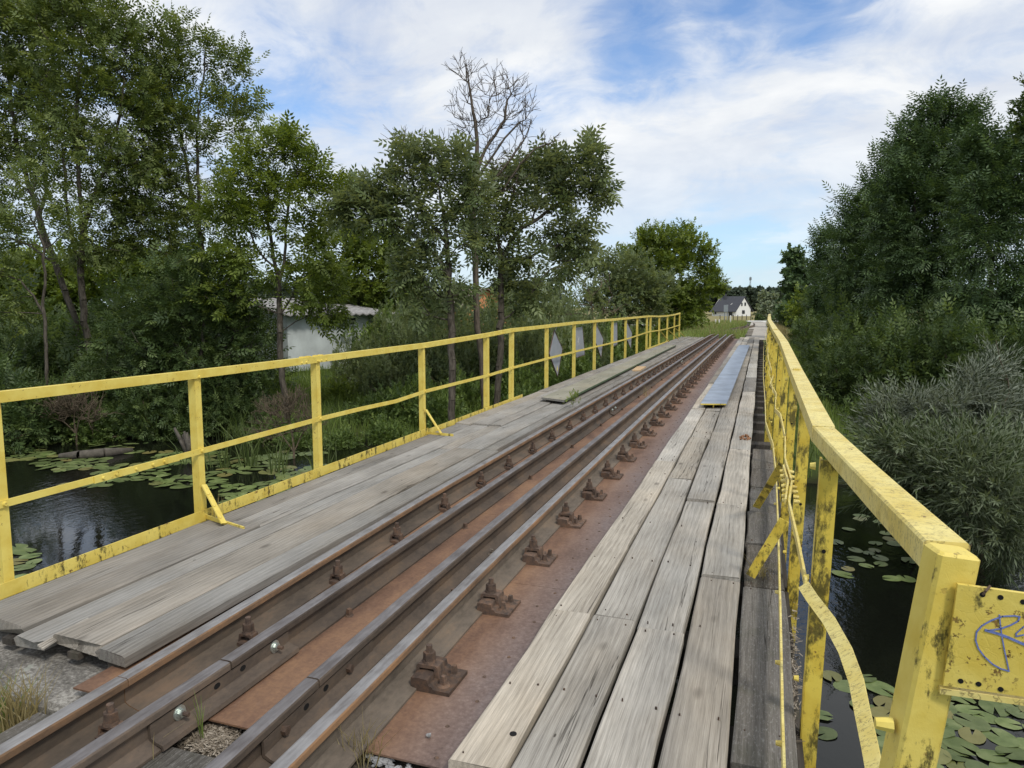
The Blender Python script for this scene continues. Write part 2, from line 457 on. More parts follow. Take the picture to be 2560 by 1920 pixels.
def plain(name, col, rough=.7, var=.25, scale=6, bump=.2, metal=0.0, spec=.4, dist=.004):
    m, nt = new_mat(name)
    p = geo_pos(nt)
    a = noise(nt, p, scale, 6, .62)
    c = ramp(nt, a, [(.3, tuple(q * (1 - var) for q in col)), (.7, tuple(min(1, q * (1 + var)) for q in col))])
    return finish(m, nt, c, rough, noise(nt, p, scale * 9, 4), bump, dist, metal, spec)
def concrete_mat():
    m, nt = new_mat('concrete')
    p = geo_pos(nt)
    a = noise(nt, p, 3, 6, .65); b = noise(nt, p, 55, 5, .7)
    c = ramp(nt, math_(nt, 'ADD', math_(nt, 'MULTIPLY', a, .5), math_(nt, 'MULTIPLY', b, .5)),
             [(.36, (.06, .056, .05)), (.49, (.20, .188, .168)), (.62, (.46, .44, .40))])
    li = ramp(nt, noise(nt, p, 6, 6, .7), [(.62, 0.0), (.66, 1.0)])
    c = mix(nt, math_(nt, 'MULTIPLY', li, .55), c, (.42, .45, .39))
    return finish(m, nt, c, .92, b, .9, .012, spec=.2)
CONCRETE = concrete_mat()
STONE = plain('ballast_stone', (.30, .30, .30), .85, .5, 40, .5)
SIGN_BACK = plain('sign_back_grey', (.34, .365, .40), .5, .1, 4, .05, metal=.2)
BLACK = plain('black_void', (.006, .006, .006), .9, .1)
BOARD_BLUE = plain('sheet_blue_grey', (.27, .315, .385), .5, .28, 3.2, .25)
BOARD_GREEN_TOP = wood('green_worn_board', (.36, .345, .285), (.18, .18, .14))
BOARD_GREEN = plain('green_paint', (.075, .115, .06), .6, .3, 9)
WALL_WHITE = plain('white_render', (.74, .74, .72), .9, .06, 1.5)
WALL_SHED = plain('shed_render', (.50, .54, .54), .9, .22, 1.1, .3)
ROOF_DARK = plain('dark_roof', (.052, .055, .066), .6, .15, 2)
ROOF_SHED = plain('corrugated_grey', (.30, .29, .28), .9, .4, 5)
GLASS = plain('window_dark', (.02, .022, .025), .12, .1, 2, .0, spec=.6)
ORANGE = plain('orange_render', (.62, .27, .13), .9, .1)
ROOF_BROWN = plain('brown_roof', (.19, .15, .13), .9, .25, 3)
SIGN_GREY = plain('road_sign_back', (.20, .225, .24), .6, .1)
POST_WHITE = plain('white_post', (.80, .79, .74), .7, .06)
PATH = plain('gravel_path', (.40, .365, .315), .95, .3, 5, .5)
ROAD = plain('pale_road', (.46, .44, .41), .9, .12, 2)
HAY = plain('fallen_log', (.10, .088, .072), .9, .4, 8, .6)

def ground_mat():
    m, nt = new_mat('ground_soil_grass')
    p = geo_pos(nt)
    a = noise(nt, p, .35, 6, .65); b = noise(nt, p, 4.5, 6, .7)
    s = math_(nt, 'ADD', math_(nt, 'MULTIPLY', a, .55), math_(nt, 'MULTIPLY', b, .45))
    green = ramp(nt, s, [(.34, (.030, .042, .014)), (.5, (.062, .088, .026)), (.66, (.13, .15, .055))])
    dry = ramp(nt, s, [(.34, (.17, .15, .065)), (.66, (.36, .31, .155))])
    y = N(nt, 'ShaderNodeSeparateXYZ', {0: p}).outputs[1]
    far = ramp(nt, math_(nt, 'DIVIDE', math_(nt, 'ADD', y, math_(nt, 'MULTIPLY', math_(nt, 'SUBTRACT', a, .5), 60.0)), 300.0), [(.36, 0.0), (.46, .9)])
    c = mix(nt, far, green, dry)
    z = N(nt, 'ShaderNodeSeparateXYZ', {0: p}).outputs[2]
    mud = math_(nt, 'SUBTRACT', 1.0, math_(nt, 'DIVIDE', math_(nt, 'ADD', z, 1.55), .25), clamp=True)
    mud = math_(nt, 'MULTIPLY', mud, math_(nt, 'LESS_THAN', y, 45.0))
    c = mix(nt, mud, c, (.022, .018, .012))
    return finish(m, nt, c, .95, b, .8, .05, spec=.1)
GROUND = ground_mat()
def water_mat():
    m, nt = new_mat('river_water')
    p = geo_pos(nt)
    a = noise(nt, mapping(nt, p, (9, 5, 1), rot=(0, 0, .5)), 1.0, 3, .5)
    b = noise(nt, mapping(nt, p, (26, 15, 1), rot=(0, 0, .35)), 1.0, 2, .5)
    g = ramp(nt, noise(nt, p, .22, 2), [(.42, .15), (.6, 1.0)])
    h = math_(nt, 'MULTIPLY', math_(nt, 'ADD', a, math_(nt, 'MULTIPLY', b, .45)), g)
    return finish(m, nt, (.006, .007, .005), .03, h, .26, .03, spec=.5, extra={'IOR': 1.4})
WATER = water_mat()
def bark(name, a, b):
    m, nt = new_mat(name)
    v = geo_pos(nt)
    n = noise(nt, mapping(nt, v, (14, 14, 3)), 1.6, 6, .65)
    c = ramp(nt, n, [(.35, a), (.65, b)])
    return finish(m, nt, c, .95, n, .8, .02, spec=.15)
BARK = bark('ash_bark', (.045, .038, .030), (.135, .118, .095))
BARK_DEAD = bark('dead_bark', (.06, .050, .040), (.165, .135, .105))
BARK_TWIG = bark('brown_twig', (.075, .058, .042), (.18, .145, .10))
def leaf(name, dark, mid, light, trans=.35, gloss=.32, under=None):
    m, nt = new_mat(name)
    t = N(nt, 'ShaderNodeAttribute', attribute_name='tint').outputs['Fac']
    c = ramp(nt, t, [(.0, dark), (.5, mid), (1.0, light)])
    if under:
        bf = N(nt, 'ShaderNodeNewGeometry').outputs['Backfacing']
        c = mix(nt, bf, c, under)
    pr = N(nt, 'ShaderNodeBsdfPrincipled', {'Base Color': c, 'Roughness': .48, 'Specular IOR Level': gloss}).outputs[0]
    ct = mix(nt, 1.0, c, (1.35, 1.25, .55), 'MULTIPLY')
    tr = N(nt, 'ShaderNodeBsdfTranslucent', {'Color': ct}).outputs[0]
    sh = N(nt, 'ShaderNodeMixShader', {0: trans, 1: pr, 2: tr}).outputs[0]
    return finish(m, nt, None, shader=sh)
LEAF_ASH = leaf('ash_leaf', (0.0655, 0.0975, 0.0302), (0.1443, 0.1933, 0.0571), (0.2788, 0.3279, 0.1093))
LEAF_BRIGHT = leaf('bright_leaf', (0.0741, 0.1132, 0.0193), (0.1590, 0.2180, 0.0414), (0.2830, 0.3450, 0.0828), .4)
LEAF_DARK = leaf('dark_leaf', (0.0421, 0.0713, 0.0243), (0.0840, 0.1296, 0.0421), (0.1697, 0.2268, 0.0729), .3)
LEAF_MID = leaf('grey_green_leaf', (.066, .098, .036), (.135, .18, .070), (.25, .305, .14), .38, under=(.21, .255, .15))
LEAF_TUFT = leaf('willow_tuft_leaf', (.030, .052, .020), (.070, .105, .040), (.17, .22, .09), .25, .5, under=(.17, .21, .12))
LEAF_RIGHT = leaf('rowan_leaf', (0.0422, 0.0752, 0.0307), (0.0811, 0.1333, 0.0512), (0.1623, 0.2391, 0.0939), .25)
LEAF_WILLOW = leaf('willow_leaf', (.034, .052, .026), (.082, .110, .060), (.24, .27, .185), .2, .5, under=(.22, .25, .19))
LEAF_SHRUB = leaf('shrub_leaf', (0.0689, 0.1129, 0.0302), (0.1417, 0.2117, 0.0564), (0.2756, 0.3629, 0.1109), .32)
PINE = leaf('pine_needles', (.026, .040, .024), (.048, .068, .040), (.085, .11, .062), .15)
SILVER = leaf('silver_leaf', (.13, .17, .10), (.24, .28, .18), (.38, .42, .30), .3)
GRASS = leaf('grass_blade', (0.0834, 0.1294, 0.0287), (0.1597, 0.2300, 0.0575), (0.3054, 0.3737, 0.1294), .35, .2)
DRYGRASS = leaf('dry_grass', (.16, .13, .06), (.30, .25, .13), (.46, .40, .24), .3, .2)
REED = leaf('reed_blade', (.055, .085, .025), (.11, .15, .05), (.20, .25, .10), .3)
CHIP = leaf('dry_chip', (.12, .095, .07), (.28, .235, .18), (.50, .44, .36), .1, .2)
def pad_mat():
    m, nt = new_mat('lily_pad')
    p = geo_pos(nt)
    n = noise(nt, p, 7, 5, .6)
    c = ramp(nt, n, [(.3, (.085, .125, .035)), (.5, (.14, .185, .065)), (.7, (.21, .25, .11))])
    k = math_(nt, 'MULTIPLY_ADD', rnd(nt), .55, .68)
    c = mix(nt, 1.0, c, N(nt, 'ShaderNodeCombineColor', {0: k, 1: k, 2: math_(nt, 'MULTIPLY', k, .9)}).outputs[0], 'MULTIPLY')
    sp = ramp(nt, noise(nt, p, 60, 4, .7), [(.64, 0.0), (.7, 1.0)])
    c = mix(nt, math_(nt, 'MULTIPLY', sp, .6), c, (.07, .06, .025))
    old = ramp(nt, math_(nt, 'FRACT', math_(nt, 'MULTIPLY', rnd(nt), 17.3)), [(.80, 0.0), (.97, .75)])
    c = mix(nt, old, c, (.21, .17, .055))
    return finish(m, nt, c, .42, n, .2, .01, spec=.5)
PAD = pad_mat()
GRAFFITI = plain('blue_crayon', (.16, .21, .50), .8, .25, 200)

# ------------------------------------------------------------------ the setting: ground, water, path
WATER_Z = -1.5
BX = [-300, -60, -30, -20, -16.4, -14.7, -13.2, -11, -9.2, -6.4, -3, 1, 2.6, 6, 20, 60, 300]
BY = [-60, -2, 6.5, 9.6, 11.2, 12.3, 13.2, 13.8, 13.6, 12.9, 12.8, 13.2, 13.4, 13.0, 12.5, 14, 30]
_gp = RNG.random((6, 4)) * 6.28
def wob(x, y):
    return (np.sin(x * .9 + _gp[0, 0]) * np.sin(y * .8 + _gp[0, 1]) + .6 * np.sin(x * 2.1 + y * 1.3 + _gp[1, 0]) * np.sin(y * 1.9 - x * .7 + _gp[1, 1])
            + .4 * np.sin(x * 4.3 - y * 2.2 + _gp[2, 0]) * np.sin(y * 4.7 + x + _gp[2, 1]))
def ground_z(x, y):
    x, y = np.asarray(x, float), np.asarray(y, float)
    by = np.interp(x, BX, BY)
    ny = np.interp(x, [-300, -60, -20, -9, -6, -5, -2, .8, 1.4, 2.2, 4, 20, 60, 300], [-76, -18, -6, -2.5, -.5, 1.9, 1.9, 1.6, .4, -.8, -1.6, -2.5, -2, 10])
    zf = np.interp(y - by + .35 * wob(x * .7, y * .7), [-6, -1.2, 0, .7, 2.5, 8, 30, 100, 200, 500], [-2.6, -1.9, -1.55, -1.28, -1.02, -.82, -.72, -1.1, -1.9, -3.5])
    zn = np.interp(ny - y, [-3, 0, .5, 2, 20], [-2.9, -1.65, -1.0, -.45, -.5])
    z = np.maximum(zf, zn)
    e = np.interp(y, [12.5, 13.6, 15, 18, 22, 38, 60, 92, 120, 160], [-2.5, -1.2, -.66, -.55, -.46, -.17, -.17, -.4, -1.2, -4])
    dx = np.maximum(np.maximum(-4.3 - x, x - 1.15), 0)
    z = np.maximum(z, np.where(y > 12.4, e - dx * .5, -9))
    dn = np.maximum(np.maximum(-4.6 - x, x - .75), 0)
    z = np.maximum(z, np.where(y < 1.93, -.30 - dn * .7, -9))
    near = np.clip(1 - np.hypot(x, y - 15) / 140, 0.15, 1)
    return z + .035 * wob(x, y) * near * np.where((dx < .3) & (y > 36), .3, 1)
def axis(parts):
    return np.unique(np.concatenate([np.arange(a, b, s) for a, b, s in parts]))
gx = axis([(-1500, -200, 100), (-200, -60, 10), (-60, -24, 2), (-24, 12, .45), (12, 40, 2), (40, 200, 12), (200, 1600, 100)])
gy = axis([(-300, -40, 40), (-40, -6, 4), (-6, 42, .45), (42, 100, 2), (100, 300, 12), (300, 1700, 100)])
GX, GY = np.meshgrid(gx, gy, indexing='ij')
GZ = ground_z(GX, GY)
nx, ny_ = len(gx), len(gy)
idx = np.arange(nx * ny_).reshape(nx, ny_)
gf = np.stack([idx[:-1, :-1], idx[1:, :-1], idx[1:, 1:], idx[:-1, 1:]], -1).reshape(-1, 4)
tag(link('ground', np_mesh('ground', np.stack([GX, GY, GZ], -1).reshape(-1, 3), gf, GROUND, True)),
    'grassy river banks, embankment and far field', kind='structure')
def sheet(name, pts_left, pts_right, mat_, lift, label):
    """strip of ground between two world polylines, laid on the ground"""
    v, f = [], []
    for a, b in zip(pts_left, pts_right):
        for k in range(5):
            x, y = a[0] + (b[0] - a[0]) * k / 4, a[1] + (b[1] - a[1]) * k / 4
            v.append((x, y, float(ground_z(x, y)) + lift))
    for i in range(len(pts_left) - 1):
        for k in range(4):
            q = i * 5 + k
            f.append((q, q + 1, q + 6, q + 5))
    return tag(link(name, np_mesh(name, v, f, mat_, True)), label, kind='structure')
w = link('river', np_mesh('river', [(-400, -90, WATER_Z), (400, -90, WATER_Z), (400, 60, WATER_Z), (-400, 60, WATER_Z)], [(0, 1, 2, 3)], WATER))
tag(w, 'dark still river water under the bridge', kind='structure')
ys = np.arange(39, 92, 2.5)
sheet('path', [(-.75 - .008 * (y - 39), y) for y in ys], [(1.35 + .01 * (y - 39), y) for y in ys], PATH, .03, 'gravel path beside the rails beyond the bridge')
xs = np.arange(-60, 70, 4.0)
sheet('road', [(x, 93 + .02 * x) for x in xs], [(x, 98 + .02 * x) for x in xs], ROAD, .08, 'pale level-crossing road behind the bridge')

# ------------------------------------------------------------------ the bridge
PLATE_Z = -.08
T0, TS = 2.785, .82                              # first fastening and the timber spacing
bridge = thing('railway_bridge', 'steel and timber railway bridge deck carrying the rails across the river', 'bridge', (-1.9, 20, -.3))
for x in (-2.5, -1.55):
    g = MB(); g.box((x, 20.2, -.30), (.30, 36.4, .03)); g.box((x, 20.2, -.60), (.02, 36.4, .57)); g.box((x, 20.2, -.89), (.30, 36.4, .03))
    g.build('girder', RUST_DARK, bridge)
for x in (-3.75, .02):
    g = MB(); g.box((x, 20.2, -.34), (.10, 36.4, .18)); g.build('stringer', RUST_DARK, bridge)
tm = None
for k in range(44):
    y = T0 + TS * k
    jx = random.uniform(-.05, .05)
    if tm is None:
        tm = MB().box((-1.93, y, -.17), (4.12, .21, .16), bev=.008).build('cross_timber', TIMBER, bridge)
    else:
        clone(tm, bridge, (-1.93 + jx, y + random.uniform(-.03, .03), -.17 + random.uniform(-.006, .0)))
for x in (-3.86, -3.55, -3.1, -2.84, -.93, -.66, -.42, -.16):
    MB().box((x, 20.5, -.073), (.07, 36.2, .034)).build('bearer', TIMBER, bridge)
for x0, x1, y0 in ((-1.625, -1.035, 2.23), (-2.30, -1.628, 2.20), (-2.85, -2.303, 2.195)):
    y, first = y0, True
    while y < 38.4:
        L = {2.23: 1.76, 2.20: 3.1, 2.195: 2.6}[y0] if first else 4.1
        y1 = min(y + L, 38.5)
        MB().box(((x0 + x1) / 2, (y + y1) / 2, PLATE_Z - .004), (x1 - x0, y1 - y - .004, .008)).build('deck_plate', PLATE, bridge)
        y, first = y1, False
MB().box((.197, 4.9, -.105), (.034, 7.3, .012)).build('edge_ledge', TIMBER, bridge)
rv = MB()
for k in range(60):
    for xx in (-1.145, -1.10):
        y = 2.28 + k * .41 + (0 if xx > -1.12 else .2)
        rv.cyl((xx, y, PLATE_Z - .001), (xx, y, PLATE_Z + .005), .011, 7, .006)
tag(rv.build('rivet_row', RUST_DARK, bridge), kind='stuff')

# near abutment
ab = MB()
ab.box((-4.35, 2.43, -1.15), (3.3, .62, 2.04), bev=.02); ab.box((-1.0, 2.5, -1.4), (3.35, .5, 2.2))
tag(ab.build('abutment', CONCRETE), 'rough lichen-spotted concrete abutment under the left plank ends', 'abutment')

# ---- plank walkways
def plank(x0, x1, y0, y1, zt, th, mat_, parent, ragged=.004, seg=None, rag0=None, c=.006):
    seg = seg or max(3, int((y1 - y0) / .45))
    L = y1 - y0; v = []
    ph = RNG.random(4) * 6.28; bow = RNG.normal(0, .0035)
    for i in range(seg + 1):
        t = i / seg; y = y0 + L * t
        a = x0 + ragged * math.sin(t * 7 + ph[0]) * .6 + RNG.normal(0, .0012); b = x1 + ragged * math.sin(t * 6 + ph[1]) * .6 + RNG.normal(0, .0012)
        z = zt + .003 * math.sin(t * 5 + ph[2]) + bow * (2 * t - 1) ** 2 + RNG.normal(0, .0008)
        tilt = .0025 * math.sin(ph[3])
        ys_ = [0.0] * 6
        if i in (0, seg): ys_ = list(RNG.normal(0, .004, 6))
        if i == 0 and rag0 is not None: ys_ = [q * 1.0 for q in rag0]
        sect = [(a, z - th), (b, z - th), (b, z - c + tilt), (b - c, z + tilt), (a + c, z - tilt), (a, z - c - tilt)]
        v += [(x, y + dy, zz) for (x, zz), dy in zip(sect, ys_)]
    n = 6
    f = [(i * n + j, i * n + (j + 1) % n, (i + 1) * n + (j + 1) % n, (i + 1) * n + j) for i in range(seg) for j in range(n)]
    f += [tuple(reversed(range(n))), tuple(seg * n + j for j in range(n))]
    return MB().add(v, f).build('plank', mat_, parent)
wr = thing('plank_walkway', 'pale weathered plank walkway along the right yellow railing', 'walkway', (-.45, 20, 0))
cols = [(-1.006, -.793, [2.18, 3.527, 7.475, 11.5, 15.4, 19.3, 23.5, 27.5, 31.5, 35, 38.5]),
        (-.783, -.556, [2.14, 3.54, 6.70, 8.95, 11.35, 15.2, 19.1, 23, 27, 30.5, 34.5, 38.7]),
        (-.546, -.306, [2.10, 3.485, 6.0, 9.35, 12.6, 15.7, 19.9, 24, 28, 32.5, 36, 38.6]),
        (-.291, -.058, [2.06, 4.30, 5.945, 8.35, 11.2, 14.1, 16.9, 21, 25.2, 29, 33, 38.8]),
        (-.046, .187, [2.53, 4.27, 5.075, 5.89, 6.72, 7.5, 8.55])]
for ci, (x0, x1, ss) in enumerate(cols):
    for a, b in zip(ss[:-1], ss[1:]):
        far = a > 12
        g = .006 if not far else .009
        zt = RNG.normal(0, .0035) - (.022 if (ci == 4) else 0) - (.014 if ci == 3 and a < 4 else 0)
        mt = WOOD_D if ci == 4 else (WOOD_G if (ci == 3 and a < 4) or (far and RNG.random() < .55) else WOOD_L)
        plank(x0 + RNG.uniform(0, .006), x1 - RNG.uniform(0, .007), a + g, b - g, zt + RNG.normal(0, .002), .055 if ci < 4 else .06, mt, wr, ragged=.008, c=.008)
nl_ = MB()
for ci, (x0, x1, ss) in enumerate(cols):
    for a, b in zip(ss[:-1], ss[1:]):
        if a > 11: continue
        for yy in [a + .06] + [T0 + TS * k + random.uniform(-.03, .03) for k in range(14) if a + .2 < T0 + TS * k < b - .2] + [b - .06]:
            for fx in (.22, .78):
                if random.random() < .8:
                    c = Vector((x0 + (x1 - x0) * (fx + random.uniform(-.06, .06)), yy + random.uniform(-.02, .02), -.022 if ci == 4 else (-.014 if ci == 3 and a < 4 else 0)))
                    nl_.cyl(c - Vector((0, 0, .01)), c + Vector((0, 0, .0045)), random.uniform(.003, .0052), 7)
tag(nl_.build('nail_row', RUST_DARK, wr), kind='stuff')
# the rotten knot-hole in the right walkway
hp = onz(1862, 1097, .0)
rh = MB()
for k in range(13):
    t = k / 13 * 6.28; r = random.uniform(.030, .055)
    p = hp + Vector((math.cos(t) * r, math.sin(t) * r * 2.6, 0.002))
    rh.bar(p, p + Vector((math.cos(t) * .012, random.uniform(-.05, .05), random.uniform(.012, .04))), .018, .012)
rh.build('splintered_edge', WOOD_NEW and rust('rot_wood', [(.3, (.10, .045, .022)), (.6, (.34, .17, .085))], 30, .4), wr)
MB().cyl(hp + Vector((0, 0, -.002)), hp + Vector((0, 0, .006)), .034, 11).build('rotten_hole', BLACK, wr)
bh = onz(1283, 1836, .0)
MB().cyl(bh - Vector((0, 0, .01)), bh + Vector((0, 0, .0045)), .0135, 14).build('bolt_hole', BLACK, wr)

wl = thing('plank_walkway', 'grey weathered plank walkway along the left yellow railing', 'walkway', (-3.3, 20, 0))
cols = [(-3.93, -3.70, [2.47, 4.12, 8.86, 12.7, 17.4, 22, 26.5, 31, 35, 38.2]),
        (-3.69, -3.452, [2.42, 4.22, 8.88, 14.0, 18.6, 23, 28, 33, 38.3]),
        (-3.445, -3.262, [2.37, 7.29, 8.90, 13.1, 17.8, 22.4, 27, 32, 38.1]),
        (-3.250, -2.935, [2.41, 7.31, 11.66, 16.2, 20.5, 25, 29.6, 34, 38.0]),
        (-2.930, -2.738, [2.38, 7.38, 12.1, 16.5, 21, 25.4, 30, 34.2, 38.2])]
for ci, (x0, x1, ss) in enumerate(cols):
    for k, (a, b) in enumerate(zip(ss[:-1], ss[1:])):
        zt = RNG.normal(0, .003) + (.016 if ci < 3 and a > 8.8 else 0)
        rag = list(RNG.normal(0, .018, 6)) if k == 0 else None
        x1_ = x1 - (.045 if ci == 4 and a > 7.3 else 0)
        plank(x0 + .004, x1_ - .004, a + .006, b - .006, zt + (.006 if ci % 2 else 0), .058, WOOD_G, wl, rag0=rag, c=.011)
sp = MB()
for k in range(3):
    a = Vector((-3.262 + .012 * k, 2.35, -.025 - .006 * k)); sp.bar(a, a + Vector((.02 - .02 * k, .26, .03)), .012, .01)
sp.build('splinter', WOOD_L, wl)

# ---- the track
track = thing('railway_track', 'narrow railway track of two rusty running rails with two inner guard rails', 'railway track', (-2.0, 20, -.08))
def rail_profile(foot):
    hw = .034
    half = [(foot, 0), (foot, .011), (.030, .030), (.010, .042), (.009, .098), (.022, .108), (hw, .116), (hw, .140), (hw - .004, .147), (hw - .012, .150)]
    return half + [(-x, z) for x, z in reversed(half)]
def rail(name, pts, foot, side, web, top_m):
    pr = rail_profile(foot)
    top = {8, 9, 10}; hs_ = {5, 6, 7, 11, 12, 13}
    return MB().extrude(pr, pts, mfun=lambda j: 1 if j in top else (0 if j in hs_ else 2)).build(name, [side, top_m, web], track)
def line(knots, y0, y1, z=PLATE_Z, step=1.5, zk=None):
    n = max(2, int((y1 - y0) / step) + 1)
    out = []
    for y in np.linspace(y0, y1, n):
        out.append((float(np.interp(y, *zip(*knots))), y, float(np.interp(y, *zip(*zk))) if zk else z))
    return out
END = [(0, PLATE_Z), (39.5, PLATE_Z), (43, -.15), (46, -.30)]
KL = [(1.0, -2.465), (1.7, -2.474), (2.13, -2.478), (4.8, -2.55), (8, -2.556), (39, -2.556), (46, -2.50)]
KR = [(1.0, -1.475), (1.87, -1.487), (2.8, -1.502), (3.65, -1.522), (9, -1.532), (38, -1.53), (46, -1.44)]
KGL = [(1, -2.19), (2.4, -2.172), (5, -2.178), (40, -2.19)]
KGR = [(1, -1.675), (1.8, -1.686), (2.4, -1.722), (3.6, -1.755), (6.6, -1.775), (40, -1.785)]
rail('running_rail', line(KL, .6, 2.128, step=.5), .105, RAIL_SIDE, RAIL_WEB, RAIL_TOP)
rail('running_rail', line(KL, 2.132, 46, zk=END), .105, RAIL_SIDE, RAIL_WEB, RAIL_TOP)
rail('running_rail', line(KR, .6, 46, step=.9, zk=END), .115, RAIL_SIDE, RAIL_WEB_R, RAIL_TOP)
for K in (KGL, KGR):
    yj = 2.39
    rail('guard_rail', line(K, .6, yj - .006, step=.6), .068, GUARD_SIDE, GUARD_SIDE, GUARD_TOP)
    rail('guard_rail', line(K, yj + .004, 40.5, step=.9), .068, GUARD_SIDE, GUARD_SIDE, GUARD_TOP)
# fishplates on the guard-rail joints
def fishplate(K, y0, y1, bolts, holes, zinc, foot=.075):
    pts = [(float(np.interp(y, *zip(*K))), y, PLATE_Z) for y in np.linspace(y0, y1, 5)]
    prof = [(.012, .104), (.024, .104), (.026, .050), (.048, .038), (.082, .030), (.088, .012), (.080, .006), (.074, .020), (.040, .028), (.014, .040)]
    fp = MB().extrude(prof, pts).build('fishplate', GUARD_SIDE, track)
    for y in bolts:
        x = float(np.interp(y, *zip(*K))) + .025
        zc = PLATE_Z + .077
        if zinc:
            MB().cyl((x, y, zc), (x + .006, y, zc), .030, 18).cyl((x + .006, y, zc), (x + .010, y, zc), .021, 16).build('washer', ZINC, fp)
            MB().cyl((x + .010, y, zc), (x + .024, y, zc), .0165, 6).build('nut', ZINC, fp)
            MB().cyl((x + .02, y, zc), (x + .05, y, zc), .009, 8).build('bolt', RUST_DARK, fp)
        else:
            MB().cyl((x, y, zc), (x + .022, y, zc), .019, 6).build('nut', RUST_DARK, fp)
    for y in holes:
        x = float(np.interp(y, *zip(*K))) + .0252
        zc = PLATE_Z + .078
        v = [(x + .0012, y + .017 * math.cos(t) * 1.1, zc + .013 * math.sin(t)) for t in np.linspace(0, 6.28, 14, endpoint=False)]
        MB().poly(v, .001, (1, 0, 0)).build('bolt_hole', BLACK, fp)
    return fp
fishplate(KGL, 1.96, 2.80, [2.10, 2.69], [2.31, 2.47], True)
fishplate(KGR, 2.02, 2.86, [2.14, 2.63], [2.30, 2.45], False)
fishplate(KGL, 10.75, 11.3, [10.9, 11.15], [], True)
fishplate(KGL, 20.9, 21.5, [21.05, 21.35], [], True)
# fastenings: build one of each kind, then copy
def fastening(kind, x, y):
    z = PLATE_Z; part = None
    if kind == 'full':
        prof = [(-.03, 0), (.155, 0), (.155, .017), (.078, .018), (.070, .030), (.054, .034), (.050, .058), (.004, .062), (-.03, .058)]
    else:
        prof = [(-.02, 0), (.05, 0), (.05, .014), (.036, .03), (-.02, .032)]
    pw = .105 if kind == 'full' else .05
    b = MB().extrude(prof, [(x, y - pw, z), (x, y + pw, z)]).build('fastening_plate', RUST_DARK, track)
    arch = [(-.045, .030), (-.030, .030), (-.022, .070), (.048, .072), (.058, .026), (.074, .026), (.066, .082), (.058, .088), (-.030, .086), (-.036, .080)]
    if kind != 'full': arch = [(p * .72, q * .78) for p, q in arch]
    cw = .034 if kind == 'full' else .026
    MB().extrude(arch, [(x, y - cw, z), (x, y + cw, z)]).build('rail_clip', RUST_DARK, b)
    c = Vector((x + .012, y, z + (.086 if kind == 'full' else .066)))
    MB().cyl(c, c + Vector((0, 0, .014)), .032, 12, .029).build('spring_washer', RUST_DARK, b)
    MB().cyl(c + Vector((0, 0, .014)), c + Vector((0, 0, .050)), .030, 6, .028, twist=.4).build('nut', RUST_DARK, b)
    MB().cyl(c + Vector((0, 0, .050)), c + Vector((0, 0, .082)), .0145, 9).build('bolt', RUST_DARK, b)
    if kind == 'full':
        for dx, dy in ((.106, -.052), (.112, .050)):
            q = Vector((x + dx, y + dy, z + .016))
            s = MB().cyl(q, q + Vector((0, 0, .010)), .031, 14, .020)
            s.cyl(q + Vector((0, 0, .008)), q + Vector((0, 0, .046)), .019, 4, .0135, twist=random.uniform(0, 1.5))
            s.build('screw_spike', RUST_DARK, b)
    return b
fr = fl = None
for k in range(44):
    y = T0 + TS * k
    xr = float(np.interp(y, *zip(*KR))) + .118; xl = float(np.interp(y, *zip(*KL))) + .108
    for which in ('r', 'l'):
        src, x = (fr, xr) if which == 'r' else (fl, xl)
        if src is None:
            o = fastening('full' if which == 'r' else 'slim', x, y)
            if which == 'r': fr = o
            else: fl = o
        else:
            yy = y + random.uniform(-.025, .025)
            src_o = WO[src.name]; d = Vector((x, yy, 0)) - Vector((xr0 if which == 'r' else xl0, T0, 0))
            c = clone(src, track, src_o + d)
            for ch in list(src.children):
                g_ = clone(ch, c, WO[ch.name] + d)
                if ch.name.split('.')[0] in ('nut', 'bolt', 'spring_washer'): g_.rotation_euler = (random.gauss(0, .03), random.gauss(0, .03), random.uniform(0, 6.28))
                elif ch.name.split('.')[0] == 'screw_spike': g_.rotation_euler = (random.gauss(0, .06), random.gauss(0, .06), random.uniform(0, 6.28))
    if k == 0: xr0, xl0 = xr, xl
y = T0 - TS; d = Vector((float(np.interp(y, *zip(*KL))) + .108 - xl0, -TS, 0))
c = clone(fl, track, WO[fl.name] + d)
for ch in list(fl.children): clone(ch, c, WO[ch.name] + d)
# square-head spikes along the left guard rail and bolts inside the right running rail
gs = None
for k in range(22):
    y = 3.25 + 1.64 * k
    q = Vector((float(np.interp(y, *zip(*KGL))) + .088, y, PLATE_Z))
    if gs is None:
        gs = MB().cyl(q, q + Vector((0, 0, .008)), .024, 10, .02).cyl(q, q + Vector((0, 0, .040)), .019, 4, .016, twist=.3).build('guard_spike', RUST_DARK, track)
        gq = q.copy()
    else:
        clone(gs, track, WO[gs.name] + q - gq)
ib = None
for k in range(20):
    y = T0 + TS * (2 * k + 1)
    q = Vector((float(np.interp(y, *zip(*KR))) - .10, y, PLATE_Z + .02))
    if ib is None:
        ib = MB().cyl(q, q + Vector((0, 0, .035)), .027, 6).cyl(q + Vector((0, 0, .03)), q + Vector((0, 0, .06)), .012, 8).build('rail_bolt', RUST_DARK, track); iq = q.copy()
    else:
        clone(ib, track, WO[ib.name] + q - iq)
